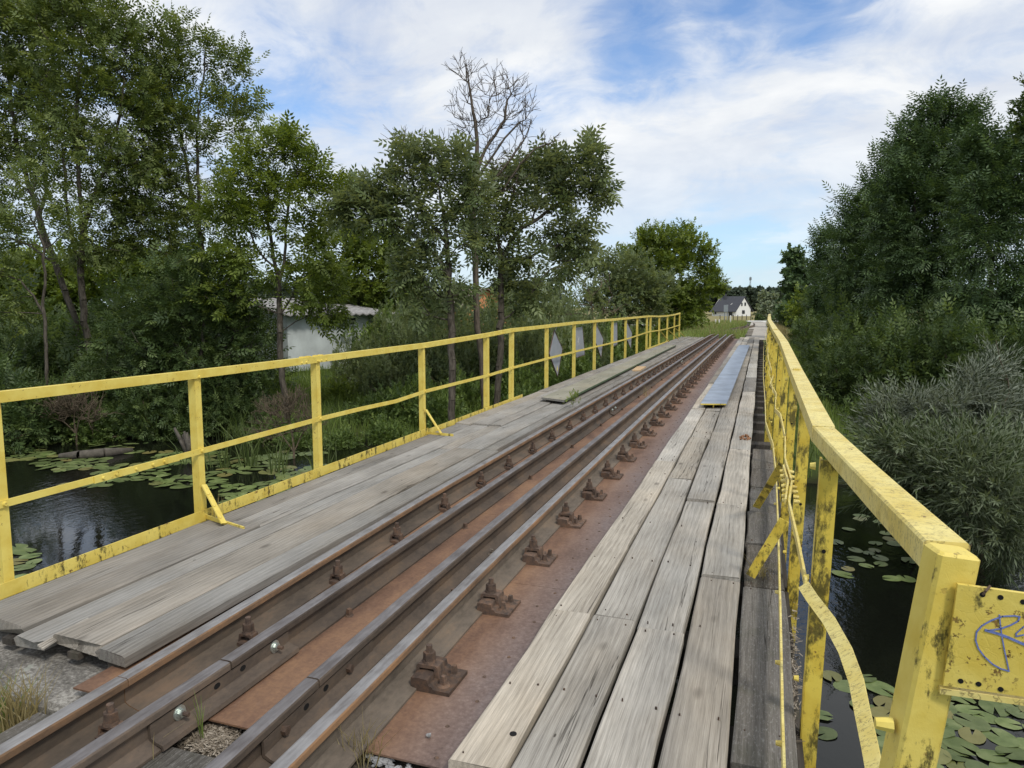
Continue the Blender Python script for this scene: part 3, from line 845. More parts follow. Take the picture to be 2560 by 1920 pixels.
# rails and sleepers going on beyond the bridge
ft = thing('curved_track', 'bent rails curving away through the grass beyond the bridge', 'railway track', (-1.2, 60, -.2))
L2 = [onz(px, py, -.06) for px, py in ((1800, 832), (1830, 823), (1855, 818.5), (1866, 816), (1871, 812.5), (1869, 809.5))]
R2 = [onz(px, py, -.06) for px, py in ((1834, 836), (1852, 827), (1869, 818.5), (1883, 815), (1887, 811.5), (1884, 809))]
for P in (L2, R2):
    MB().strip(P, .07, .14).build('rail', GUARD_SIDE, ft)
fs = None
for k in range(6):
    y = 43.5 + 2.3 * k
    b = MB().box((-1.45, y, -.13), (1.9, .20, .12))
    b.build('sleeper', WOOD_G, ft)
# sleepers ahead of the bridge
for i, (xc, yc, rz, lx) in enumerate(((-2.02, 1.90, .0, 1.62), (-2.0, 1.12, .02, 2.2))):
    o = MB().box((xc, yc, -.16), (lx, .24, .15), bev=.01).build('sleeper', TIMBER if i else WOOD_D, track)
soil = MB()
tag(link('debris_bed', np_mesh('debris_bed', [(-2.62, .4, -.125), (.3, .4, -.125), (.3, 2.4, -.128), (-2.62, 2.4, -.128)], [(0, 1, 2, 3)],
    plain('dirt', (.10, .085, .065), .95, .5, 12, .9, dist=.02))), 'dirt between the rails before the steel deck', kind='structure')

# ---- things lying on the deck
def slab(name, label, cat, near_l, near_r, far_r, far_l, th, mats, endcol=None, stem=True):
    t = thing(name, label, cat, ((near_l[0] + far_r[0]) / 2, (near_l[1] + far_r[1]) / 2, 0))
    MB().poly([near_l, near_r, far_r, far_l], th, (0, 0, 1)).build('top_plate', mats[0], t)
    a, b = (Vector(near_l) + Vector(near_r)) / 2, (Vector(far_l) + Vector(far_r)) / 2
    if stem:
        MB().bar(a + Vector((0, .012, -th - .02)), b - Vector((0, .012, th + .02)), .014, .04).build('stem', mats[1], t)
        for k in (-1, 1):
            off = (Vector(near_r) - Vector(near_l)) * .33 * k
            MB().bar(a + off + Vector((0, .12, -th - .025)), b + off + Vector((0, -.12, -th - .025)), .05, .048).build('runner', TIMBER, t)
    MB().bar(Vector(near_l) + Vector((.001, -.004, -th / 2)), Vector(near_r) + Vector((-.001, -.004, -th / 2)), .006, th * .96).build('end_edge', mats[2], t)
    MB().bar(Vector(near_r) + Vector((.004, 0, -th / 2)), Vector(far_r) + Vector((.004, 0, -th / 2)), .006, th * .96).build('side_edge', mats[3], t)
    return t
zb = .075
slab('steel_cover', 'long blue-grey flat steel cover with a chipped yellow end lying on the right planks', 'metal plate',
     (-.865, 11.55, zb), (-.478, 11.66, zb), (-.405, 29.6, zb), (-.80, 29.5, zb), .022, (BOARD_BLUE, YEL_D, YEL_T, BOARD_BLUE))
slab('long_board', 'long worn board with green-painted edge lying on the left planks', 'board',
     (-3.44, 11.35, .09), (-2.985, 11.12, .09), (-3.125, 28.4, .09), (-3.45, 28.4, .09), .035, (BOARD_GREEN_TOP, TIMBER, WOOD_G, BOARD_GREEN))
o = MB().poly([(-2.98, 17.55, .035), (-2.79, 17.6, .035), (-2.81, 18.7, .035), (-3.05, 18.7, .035)], .034, (0, 0, 1)).build('wood_offcut', WOOD_NEW)
tag(o, 'short fresh orange-brown offcut of plank beside the rail', 'wood block')

# ------------------------------------------------------------------ left railing
rl = thing('railing', 'long straight bright yellow steel railing with grey boards hung on it', 'railing', (-4.0, 2.7, 0))
XL = -3.985
Y_BASE = -.30
tops = [onx(px, py, XL - .012) for px, py in ((-330, 1012), (0, 978), (489, 925), (800, 889), (1063, 857), (1215, 833), (1280, 821), (1365, 812), (1436, 804), (1531, 796.5), (1624, 788.5))]
tops += [onx(1650, 789, XL - .012), onx(1668, 788, XL - .012), onx(1688, 785, XL - .012), onx(1700, 781.5, XL - .012)]
def zat(pts, y):
    return float(np.interp(y, [p.y for p in pts], [p.z for p in pts]))
TH = .062
def cut(pts, y0, y1):
    return [Vector((pts[0].x, y0, zat(pts, y0)))] + [p for p in pts if y0 < p.y < y1] + [Vector((pts[0].x, y1, zat(pts, y1)))]
joints = [tops[0].y, 5.70, 10.75, 16.9, 24.0, tops[-1].y]
for a, b in zip(joints[:-1], joints[1:]):
    seg = cut(tops, a + .002, b - .002)
    seg = [p - Vector((0, 0, TH / 2)) for p in seg]
    MB().strip(seg, .052, TH, side=(1, 0, 0)).build('top_rail', YEL, rl)
mids = [onx(px, py, XL + .006) for px, py in ((-330, 1352), (0, 1262), (289, 1184.5), (506, 1127), (800, 1047), (900, 1022.5), (990, 1003), (1066, 977.5), (1226, 937), (1283, 919), (1370, 896), (1450, 876), (1531, 857), (1565, 848), (1624, 829), (1650, 825.5), (1668, 822), (1688, 816), (1701, 812))]
MB().strip(cut(mids, mids[0].y, 3.6), .010, .042, side=(1, 0, 0)).build('mid_rail', YEL, rl)
MB().strip(cut(mids, 3.62, 11.2), .010, .042, side=(1, 0, 0)).build('mid_rail', YEL, rl)
MB().strip(cut(mids, 11.21, mids[-1].y), .010, .042, side=(1, 0, 0)).build('mid_rail', YEL, rl)
def bolt(parent, p, d, r=.012, h=.012, name='bolt', m=None):
    p, d = Vector(p), Vector(d)
    return MB().cyl(p, p + d * h, r, 8, r * .7).build(name, m or YEL, parent)
spl = MB().strip([p + Vector((.012, 0, 0)) for p in cut(mids, 3.30, 4.0)], .010, .046, side=(1, 0, 0)).build('splice_plate', YEL, rl)
for y in (3.36, 3.46, 3.62, 3.76, 3.86):
    bolt(spl, (XL + .024, y, zat(mids, y)), (1, 0, 0))
spl = MB().strip([p + Vector((.012, 0, 0)) for p in cut(mids, 10.75, 11.35)], .010, .046, side=(1, 0, 0)).build('splice_plate', YEL, rl)
for y in (10.85, 11.0, 11.15, 11.28): bolt(spl, (XL + .024, y, zat(mids, y)), (1, 0, 0), .014)
for yj in (5.70, 10.75):
    for dy in (-.19, -.12, .06, .12, .2): bolt(rl, (XL + .013, yj + dy, zat(tops, yj + dy) - .045), (1, 0, 0), .013, .013)
for y in (5.55, 5.64, 5.76, 5.84):
    MB().box((XL - .012, y, zat(tops, y) + .004), (.03, .05, .012)).build('splice_plate', YEL, rl)
# posts: angle irons, one mesh each
py_ = [1.2, 2.735, 4.237, 5.782, 8.05, 10.283, 11.442, 13.577, 15.775, 17.894, 20.185, 22.3, 24.5, 26.7, 27.6, 30.1, 32.8, 35.6, 37.9]
for i, y in enumerate(py_):
    w_ = .085 if i in (5, 6, 13, 14, 15, 16) else .060
    zt = zat(tops, y) - TH - .002
    lean = {6: .03, 16: .03, 17: -.02, 18: -.03}.get(i, 0.0)
    m_ = MB()
    m_.bar((XL - .004, y, Y_BASE), (XL - .004, y + lean, zt + .01), .008, w_, up=(0, 1, 0))
    m_.bar((XL - .036, y - w_ / 2 + .006, Y_BASE), (XL - .036, y - w_ / 2 + .006 + lean, zt + .01), .062, .008, up=(0, 1, 0))
    po = m_.build('post', YEL, rl)
    bolt(po, (XL + .010, y + lean * .45, zat(mids, y)), (1, 0, 0), .016, .016)
    bolt(po, (XL + .0125, y + .004, zat(tops, y) - .052), (1, 0, 0), .013, .013)
# toe board, with its flaking patches
for a, b in ((1.0, 4.30), (4.305, 8.1), (8.105, 11.9)):
    pts = [Vector((XL + .022, y, .028 if a < 8 else .012)) for y in np.linspace(a, b, 5)]
    tb = MB().strip(pts, .008, .085, side=(1, 0, 0)); tb.strip([p + Vector((-.02, 0, -.04)) for p in pts], .05, .008, side=(1, 0, 0))
    tb.build('toe_board', YEL_T, rl)
pts = [Vector((XL + .022, y, .02)) for y in (26.6, 29, 33)]
MB().strip(pts, .02, .05).build('toe_board', YEL, rl)
for y, px1, py1, px2, py2, px3, py3 in ((4.237, 503, 1212, 560, 1309, 610, 1322), (8.05, 1067, 1022, 1103, 1084, 1133, 1088)):
    a = Vector((XL + .02, y - .01, onx(px1, py1, XL).z)); b = onz(px2, py2, .02); c = onz(px3, py3, .012)
    br = MB().bar(a, b, .010, .045, up=(0, 1, 0)).build('brace', YEL, rl)
    for t in (.25, .55, .85): bolt(br, a.lerp(b, t) + Vector((.006, -.012, .006)), (.6, -.6, .5), .010, .008)
    MB().bar(Vector((XL, y, .015)), c, .012, .03).build('brace_foot', YEL_T, rl)
for (a, b) in (((1652, 829), (1673, 855)), ((1671, 826), (1697, 849)), ((1690, 822), (1712, 842))):
    pa, pb = onx(*a, XL - .05), onz(*b, .02)
    MB().bar(pa, pb, .05, .012).build('brace', YEL_M, rl)
# grey boards hanging on the outside of the left railing
XS = XL - .085
diam = [[(1386, 826), (1406, 872), (1394, 941), (1373, 884)], [(1491, 811), (1508, 847), (1503, 894), (1487, 850)], [(1566, 803), (1580, 832), (1577, 871), (1564, 842)]]
for i, q in enumerate(diam):
    P = [onx(*p, XS) for p in q]
    ctr = sum(P, Vector()) / 4
    t = thing('hanging_board', ['grey diamond board with a small yellow mark hanging on the yellow railing',
                                'grey diamond board hanging between two grey rectangular boards on the railing',
                                'grey diamond board hanging at the far end of the row of boards on the railing'][i], 'board', ctr, 'grey boards hung on the railing')
    MB().poly(P, .006, (1, 0, 0)).build('panel', SIGN_BACK, t)
    fr_ = MB()
    for k in range(4): fr_.bar(P[k] + Vector((-.004, 0, 0)), P[(k + 1) % 4] + Vector((-.004, 0, 0)), .018, .018)
    fr_.build('rim', RUST_DARK, t)
    MB().bar(P[0] + Vector((.01, 0, -.02)), Vector((XL - .03, P[0].y, zat(tops, P[0].y) - TH)), .006, .02, up=(0, 1, 0)).build('hook', SIGN_BACK, t)
    MB().box((XL - .045, ctr.y, zat(mids, ctr.y)), (.085, .03, .02)).build('bracket', SIGN_BACK, t)
    if i == 0:
        mk = onx(1393, 921, XS + .002)
        MB().poly([mk + Vector((.001, dy, dz)) for dy, dz in ((0, .07), (.045, -.01), (.01, -.08), (-.035, -.02))], .001, (1, 0, 0)).build('paint_mark', YEL, t)
rects = [[(1437, 820), (1456, 817), (1462, 887), (1441, 894)], [(1533, 808), (1543, 806), (1543.5, 861.5), (1533.5, 866)]]
for i, q in enumerate(rects):
    P = [onx(*p, XS) for p in q]; ctr = sum(P, Vector()) / 4
    t = thing('hanging_board', ['grey rectangular board with white scratches hanging next to the marked diamond board',
                                'narrow grey rectangular board hanging between the farther diamond boards'][i], 'board', ctr, 'grey boards hung on the railing')
    MB().poly(P, .006, (1, 0, 0)).build('panel', SIGN_BACK, t)
    fr_ = MB()
    for k in (1, 2): fr_.bar(P[k] + Vector((-.004, 0, 0)), P[(k + 1) % 4] + Vector((-.004, 0, 0)), .018, .018)
    fr_.build('rim', RUST_DARK, t)
    MB().box((XL - .045, ctr.y, zat(mids, ctr.y)), (.085, .03, .02)).build('bracket', SIGN_BACK, t)
    if i == 0:
        s1 = MB()
        for a, b in (((1444, 841), (1447, 862)), ((1448, 842), (1444, 856)), ((1445, 850), (1449, 861))):
            s1.bar(onx(*a, XS + .001), onx(*b, XS + .001), .002, .006, up=(0, 1, 0))
        s1.build('scratch_mark', POST_WHITE, t)

# ------------------------------------------------------------------ right railing
rr = thing('railing', 'bent yellow steel railing streaked with algae beside the pale walkway', 'railing', (.25, 2.9, 0))
zk = [(1.0, 1.10), (3.3, 1.10), (6, 1.125), (9, 1.20), (12, 1.245), (34, 1.255)]
xk = [(3.3, .272), (6, .272), (9.5, .258), (12, .215), (20, .20), (30, .29), (34, .34)]
ztop = lambda y: float(np.interp(y, *zip(*zk)))
xtop = lambda y: float(np.interp(y, *zip(*xk)))
W, Hh = .090, .072
pts = [Vector((xtop(y), y, ztop(y) - Hh / 2)) for y in (12.0, 14, 17, 20, 25, 30, 34)]
MB().strip(pts, W, Hh).build('top_rail', YEL_R, rr)
pts = [Vector((xtop(y), y, ztop(y) - Hh / 2)) for y in (3.32, 4.2, 5, 6, 7.5, 9, 10.5, 11.9)]
MB().strip(pts, W, Hh).build('top_rail', YEL_R, rr)
kink = Vector((xtop(3.3), 3.30, 1.10 - Hh / 2)); endp = Vector((.392, 1.70, 1.118 - Hh / 2))
mb = MB(); d_ = (endp - kink).normalized()
sd = d_.cross(Vector((0, 0, 1))).normalized()
def ring(p, w_, h_, k=.006):
    return [p + sd * x + Vector((0, 0, z)) for x, z in ((-w_ / 2 + k, -h_ / 2), (w_ / 2 - k, -h_ / 2), (w_ / 2, -h_ / 2 + k), (w_ / 2, h_ / 2 - k), (w_ / 2 - k, h_ / 2), (-w_ / 2 + k, h_ / 2), (-w_ / 2, h_ / 2 - k), (-w_ / 2, -h_ / 2 + k))]
secs = [ring(kink.lerp(endp, t) + Vector((0, 0, -.004 * math.sin(t * 3.14))), W, Hh) for t in np.linspace(0, 1, 7)]
v = [p for s in secs for p in s]; n = 8
f = [(i * n + j, i * n + (j + 1) % n, (i + 1) * n + (j + 1) % n, (i + 1) * n + j) for i in range(6) for j in range(n)] + [tuple(reversed(range(n))), tuple(6 * n + j for j in range(n))]
mb.add(v, f).build('top_rail', YEL_R, rr)
for y in (5.9, 11.95): MB().box((xtop(y), y, ztop(y) + .006), (.055, .05, .014)).build('splice_plate', YEL_R, rr)
# end post, leaning
pa = Vector((.392, 1.655, 1.116)); pb = Vector((.205, 1.62, -.45))
ep = MB().bar(pa, pb, .084, .074, up=(-.24, 1, 0), bev=.007).build('end_post', YEL_M, rr)
q = ony(2213, 1828, 1.60); bolt(ep, q + Vector((.018, .03, 0)), (-1, -.1, 0), .017, .034, 'hex_bolt')
# barrier plate with the blue scrawl
YP = 1.60
bp = thing('barrier_plate', 'yellow steel plate with bolt holes and a blue scrawl beside the railing end post', 'metal plate', (.8, YP, .95))
P0 = [ony(2395, 1461, YP), ony(2560, 1484, YP), ony(2560, 1742, YP), ony(2358, 1714, YP)]
ex = 6.0
tr = P0[0] + (P0[1] - P0[0]) * ex; br_ = P0[3] + (P0[2] - P0[3]) * ex
tr.y = br_.y = YP
MB().poly([P0[0], tr, br_, P0[3]], .010, (0, -1, 0)).build('plate', YEL_M, bp)
MB().bar(P0[3] + Vector((-.005, .035, -.013)), br_ + Vector((0, .035, -.013)), .07, .012).build('bottom_flange', YEL_R, bp)
def pt8(x, y): return ony(2300 + x * .3435, 1350 + y * .3435, YP - .0012)
for x, y in ((456, 398), (587, 419), (752, 452), (297, 1028), (427, 1050), (588, 1088), (900, 1130), (900, 480)):
    c = pt8(x, y)
    MB().poly([c + Vector((.0052 * math.cos(t), 0, .0052 * math.sin(t))) for t in np.linspace(0, 6.28, 12, endpoint=False)], .001, (0, -1, 0)).build('bolt_hole', BLACK, bp)
c = pt8(456, 398); MB().tube([c + Vector((0, .0, 0)), c + Vector((.004, -.002, .008)), c + Vector((.013, .004, .019))], [.0024] * 3, 6).build('wire_stub', RUST_DARK, bp)
strokes = [[(728, 560), (690, 552), (600, 556), (520, 585), (450, 625), (412, 670), (405, 730), (425, 790), (470, 850), (530, 905), (590, 938), (648, 955)],
           [(648, 955), (632, 880), (612, 790), (596, 700), (585, 620), (578, 545)],
           [(722, 565), (715, 590), (660, 620), (590, 645), (480, 662)],
           [(478, 656), (560, 680), (640, 708), (757, 760), (900, 830)],
           [(800, 600), (745, 640), (700, 680), (700, 702), (757, 690)]]
for st, wd in zip(strokes, (.0028, .0022, .0028, .0050, .0024)):
    g = MB()
    for a, b in zip(st[:-1], st[1:]):
        A, B = pt8(*a), pt8(*b); dd = (B - A).normalized() * wd * .3
        g.bar(A - dd, B + dd, wd, .0012, up=(0, 1, 0))
    g.build('scrawl_mark', GRAFFITI, bp)
# posts of the right railing: flat face towards the walker
ry = [2.90, 4.45, 6.05, 7.75, 9.55, 11.4, 13.6, 15.8, 18.0, 20.2, 22.4, 24.6, 27, 29.4, 31.8, 34]
for i, y in enumerate(ry):
    xt = xtop(y) - .005; xb = xt - .035
    zt = ztop(y) - Hh - .002
    m_ = MB()
    m_.bar((xb - .012, y, -1.0), (xt, y, zt + .01), .060, .009, up=(0, 1, 0))
    m_.bar((xb - .042, y + .028, -1.0), (xt - .030, y + .028, zt + .01), .008, .062, up=(0, 1, 0))
    po = m_.build('post', YEL_D, rr)
    bolt(po, (xt - .05, y + .02, zt - .02), (-1, 0, 0), .016, .02)
    bolt(po, (xt - .055, y + .02, .56), (-1, 0, 0), .014, .02)
    bolt(po, (xb - .04, y + .02, .14), (-1, 0, 0), .013, .018)
    hz = .68 if i % 2 == 0 else .45
    c = Vector((xb + (xt - xb) * .7 + .002, y - .0062, hz))
    MB().poly([c + Vector((.008 * math.cos(t), 0, .008 * math.sin(t))) for t in np.linspace(0, 6.28, 10, endpoint=False)], .002, (0, -1, 0)).build('bolt_hole', BLACK, po)
# bent mid bars and toe bar
mr = [(.20, 2.88, .545), (.192, 3.4, .55), (.175, 4.0, .56), (.205, 4.45, .565), (.19, 5.2, .55), (.215, 6.05, .555), (.20, 7.0, .60), (.165, 7.75, .55), (.20, 9, .56), (.14, 10, .58), (.20, 11.4, .56), (.15, 14, .60), (.17, 18, .62), (.14, 24, .62), (.25, 34, .64)]
MB().strip([Vector(p) for p in mr], .010, .042, side=(1, 0, 0)).build('mid_rail', YEL_R, rr)
spl = MB().strip([Vector((.158, 4.02, .56)), Vector((.185, 4.45, .565)), Vector((.172, 4.95, .55))], .010, .046, side=(1, 0, 0)).build('splice_plate', YEL_R, rr)
for y in (4.08, 4.18, 4.3, 4.42, 4.55, 4.68, 4.82):
    bolt(spl, (.168 if y < 4.3 else .172, y, .558), (-1, .0, .0), .014, .026, m=YEL_R); bolt(spl, (.205, y + .03, .55), (1, 0, 0), .013, .03, m=YEL_R)
ds = [(.192, 2.88, .542), (.215, 2.78, .535), (.262, 2.62, .522), (.298, 2.45, .50), (.315, 2.30, .475), (.318, 2.18, .448), (.323, 2.05, .418), (.33, 1.92, .37), (.33, 1.8, .30)]
MB().strip([Vector(p) for p in ds], .046, .007, side=(.8, 0, .6)).build('bent_strip', YEL_R, rr)
tb = [(.118, 1.75, .09), (.125, 2.6, .10), (.140, 3.6, .105), (.158, 5, .10), (.172, 6.5, .11), (.165, 8, .12), (.10, 9.6, .10), (.10, 12, .11), (.08, 16, .1), (.1, 24, .1), (.15, 34, .12)]
MB().strip([Vector(p) for p in tb], .009, .075, side=(1, 0, 0)).build('toe_bar', YEL_R, rr)
for y in (2.2, 2.5, 3.1, 3.9, 4.9, 5.7): bolt(rr, (float(np.interp(y, [p[1] for p in tb], [p[0] for p in tb])) - .004, y, .105), (-1, 0, 0), .012, .02, m=YEL_R)
for a, b in ((onx(1961, 1300, .168), onz(1876, 1440, .012)), (onx(1956, 1160, .176), onz(1891, 1268, .012))):
    MB().bar(a, b, .056, .010, up=(0, 1, .1)).build('brace', YEL_D, rr)
# wire tied round the right railing
wv = []
for k in range(60):
    t = k / 59; y = 7.2 + 13 * t
    wv.append(Vector((.15 + .015 * math.sin(t * 17) + .01 * math.sin(t * 41), y, .74 - .12 * abs(math.sin(t * 9)) + .02 * math.sin(t * 33))))
MB().tube(wv, [.0035] * 60, 5).build('tie_wire', YEL_R, rr)

# ------------------------------------------------------------------ vegetation
RIGHT_V = np.array([math.cos(YAW), math.sin(YAW), 0]); UP_V = np.array([0, 0, 1.0]); FWD_V = np.array([-math.sin(YAW), math.cos(YAW), 0])
def leaf_quad(base, d, n, L, w_, cup=.15):
    """rhomb leaf: 4 points"""
    s = np.cross(d, n)
    return [base, base + d * L * .45 + s * w_ / 2 - n * L * cup * .15, base + d * L - n * L * cup, base + d * L * .45 - s * w_ / 2 - n * L * cup * .15]
def template(kind):
    q = []
    z = np.array([0, 0, 1.0])
    if kind == 'ash':                            # pinnate, length 1
        for y, L in ((.28, .36), (.52, .40), (.76, .36)):
            for s in (-1, 1):
                a = R(58); d = np.array([s * math.sin(a), math.cos(a), -.12]); d /= np.linalg.norm(d)
                q += leaf_quad(np.array([0, y, -.06 * y]), d, z, L, .165)
        q += leaf_quad(np.array([0, .85, -.06]), np.array([0, 1, -.15]) / math.hypot(1, .15), z, .40, .15)
    elif kind == 'rowan':                        # longer pinnate leaf
        for y, L in ((.2, .30), (.4, .34), (.6, .34), (.8, .28)):
            for s in (-1, 1):
                a = R(62); d = np.array([s * math.sin(a), math.cos(a), -.18]); d /= np.linalg.norm(d)
                q += leaf_quad(np.array([0, y, -.10 * y * y]), d, z, L, .10)
        q += leaf_quad(np.array([0, .9, -.09]), np.array([0, .97, -.24]), z, .32, .11)
    elif kind == 'willow':                       # shoot with narrow leaves
        for i in range(13):
            y = .06 + .075 * i; s = (-1) ** i; a = R(48 - 2.2 * i); tw = i * 2.4
            d = np.array([math.sin(a) * math.cos(tw), math.cos(a), math.sin(a) * math.sin(tw)])
            nn = np.cross(d, np.array([math.cos(tw + 1.57), .2, math.sin(tw + 1.57)])); nn /= np.linalg.norm(nn)
            q += leaf_quad(np.array([0, y, 0]), d, nn, .30, .042, .10)
    elif kind == 'round':                        # short twig of broad leaves
        for i in range(7):
            y = .1 + .14 * i; tw = i * 2.4 + .4; a = R(60 - 5 * i)
            d = np.array([math.sin(a) * math.cos(tw), math.cos(a), .45 * math.sin(a) * math.sin(tw)]); d /= np.linalg.norm(d)
            nn = z - d * d[2]; nn /= np.linalg.norm(nn)
            q += leaf_quad(np.array([0, y, 0]), d, nn, .42, .27, .12)
    elif kind == 'clump':                        # far foliage
        for i in range(6):
            tw = i * 2.4; a = R(30 + 12 * i)
            d = np.array([math.sin(a) * math.cos(tw), math.cos(a), math.sin(a) * math.sin(tw)])
            nn = np.cross(d, np.array([math.sin(tw), .3, math.cos(tw)])); nn /= np.linalg.norm(nn)
            q += leaf_quad(np.array([0, .1 * i, 0]), d, nn, .6, .42, .1)
    return np.array(q)
TEMPL = {k: template(k) for k in ('ash', 'rowan', 'willow', 'round', 'clump')}
def spray_arrays(pts, dirs, kind, size, upbias=1.0):
    T = TEMPL[kind]; n = len(pts)
    d = dirs / np.linalg.norm(dirs, axis=1, keepdims=True)
    up = RNG.normal(0, .45, (n, 3)); up[:, 2] += upbias
    z = up - (up * d).sum(1, keepdims=True) * d; z /= np.linalg.norm(z, axis=1, keepdims=True)
    x = np.cross(d, z)
    B = np.stack([x, d, z], 1)                   # rows are axes
    sz = size * RNG.uniform(.72, 1.3, (n, 1, 1))
    V = np.einsum('tk,nkj->ntj', T, B) * sz + pts[:, None, :]
    tint = np.clip(RNG.normal(.42, .26, n), 0, 1)
    tint = np.repeat(tint, len(T)) + RNG.normal(0, .06, n * len(T))
    return V.reshape(-1, 3), np.arange(n * len(T)).reshape(-1, 4), np.clip(tint, 0, 1)
def grow(trunks, att, bf=.35):
    """trunks: list of (k,3) polylines sharing a base; returns nodes, parent"""
    nodes, par, plen = [], [], []
    for ti, P in enumerate(trunks):
        P = np.asarray(P, float); dense = [P[0]]
        for a, b in zip(P[:-1], P[1:]):
            k = max(1, int(np.linalg.norm(b - a) / .35))
            dense += [a + (b - a) * j / k for j in range(1, k + 1)]
        prev = -1
        if ti > 0:
            prev = int(np.argmin([np.linalg.norm(q - dense[0]) for q in nodes])); dense = dense[1:]
        for q in dense:
            nodes.append(q); par.append(prev)
            plen.append(0 if prev < 0 else plen[prev] + np.linalg.norm(q - nodes[prev])); prev = len(nodes) - 1
    nt_ = len(nodes)
    m = len(att)
    X = np.zeros((nt_ + m, 3)); X[:nt_] = nodes; PL = np.zeros(nt_ + m); PL[:nt_] = plen
    par = par + [-1] * m
    D = np.linalg.norm(att[:, None, :] - X[None, :nt_, :], axis=2)
    dz = att[:, None, 2] - X[None, :nt_, 2]
    C_ = D + bf * PL[:nt_][None] + np.where(dz < .0, -dz * .9, 0)
    best = C_.min(1); bi = C_.argmin(1)
    left = np.ones(m, bool); cnt = nt_
    for _ in range(m):
        j = int(np.argmin(np.where(left, best, 1e9)))
        X[cnt] = att[j]; par[cnt] = int(bi[j]); PL[cnt] = PL[bi[j]] + np.linalg.norm(att[j] - X[bi[j]])
        left[j] = False
        dd = np.linalg.norm(att - att[j], axis=1); dzz = att[:, 2] - att[j, 2]
        c2 = dd + bf * PL[cnt] + np.where(dzz < 0, -dzz * .9, 0)
        u = c2 < best
        best[u] = c2[u]; bi[u] = cnt
        cnt += 1
    return X, np.array(par), nt_
def tubes(X, par, rad, sides=5, wig=.05):
    e = np.where(par >= 0)[0]
    A, B = X[par[e]], X[e]; ra, rb = rad[par[e]], rad[e]
    ra = np.minimum(ra, rb * 1.55)
    L = np.linalg.norm(B - A, axis=1, keepdims=True)
    mid = (A + B) / 2 + RNG.normal(0, 1, A.shape) * L * wig
    P0 = np.concatenate([A, mid]); P1 = np.concatenate([mid, B])
    R0 = np.concatenate([ra, (ra + rb) / 2]); R1 = np.concatenate([(ra + rb) / 2, rb])
    d = P1 - P0; d /= np.maximum(np.linalg.norm(d, axis=1, keepdims=True), 1e-6)
    ref = np.where(np.abs(d[:, 2:3]) > .9, np.array([[1.0, 0, 0]]), np.array([[0, 0, 1.0]]))
    x = np.cross(d, ref); x /= np.linalg.norm(x, axis=1, keepdims=True); z = np.cross(x, d)
    t = np.arange(sides) / sides * 6.2832
    ringv = x[:, None] * np.cos(t)[None, :, None] + z[:, None] * np.sin(t)[None, :, None]
    V = np.concatenate([P0[:, None] + ringv * R0[:, None, None], P1[:, None] + ringv * R1[:, None, None]], 1)
    m = len(P0); base = np.arange(m)[:, None] * 2 * sides; j = np.arange(sides)[None]; j2 = (j + 1) % sides
    F = np.stack([base + j, base + j2, base + sides + j2, base + sides + j], -1).reshape(-1, 4)
    return V.reshape(-1, 3), F
def lobes_to_pts(lobes, depth, n_per_m3, rdepth=1.0):
    out = []
    for lb in lobes:
        px, py, rx, ry = lb[:4]; dens = lb[4] if len(lb) > 4 else 1.0; dd = lb[5] if len(lb) > 5 else 0.0
        d = depth + dd
        c = np.array(at(px, py, d)); a, b = rx * d / F_PX, ry * d / F_PX; cc = (a + b) / 2 * rdepth
        n = max(8, int(n_per_m3 * dens * 4.19 * a * b * cc))
        u = RNG.normal(0, 1, (n, 3)); u /= np.linalg.norm(u, axis=1, keepdims=True); u *= RNG.random((n, 1)) ** .42
        out.append(c + RIGHT_V * u[:, :1] * a + UP_V * u[:, 1:2] * b + FWD_V * u[:, 2:3] * cc)
    return np.concatenate(out)
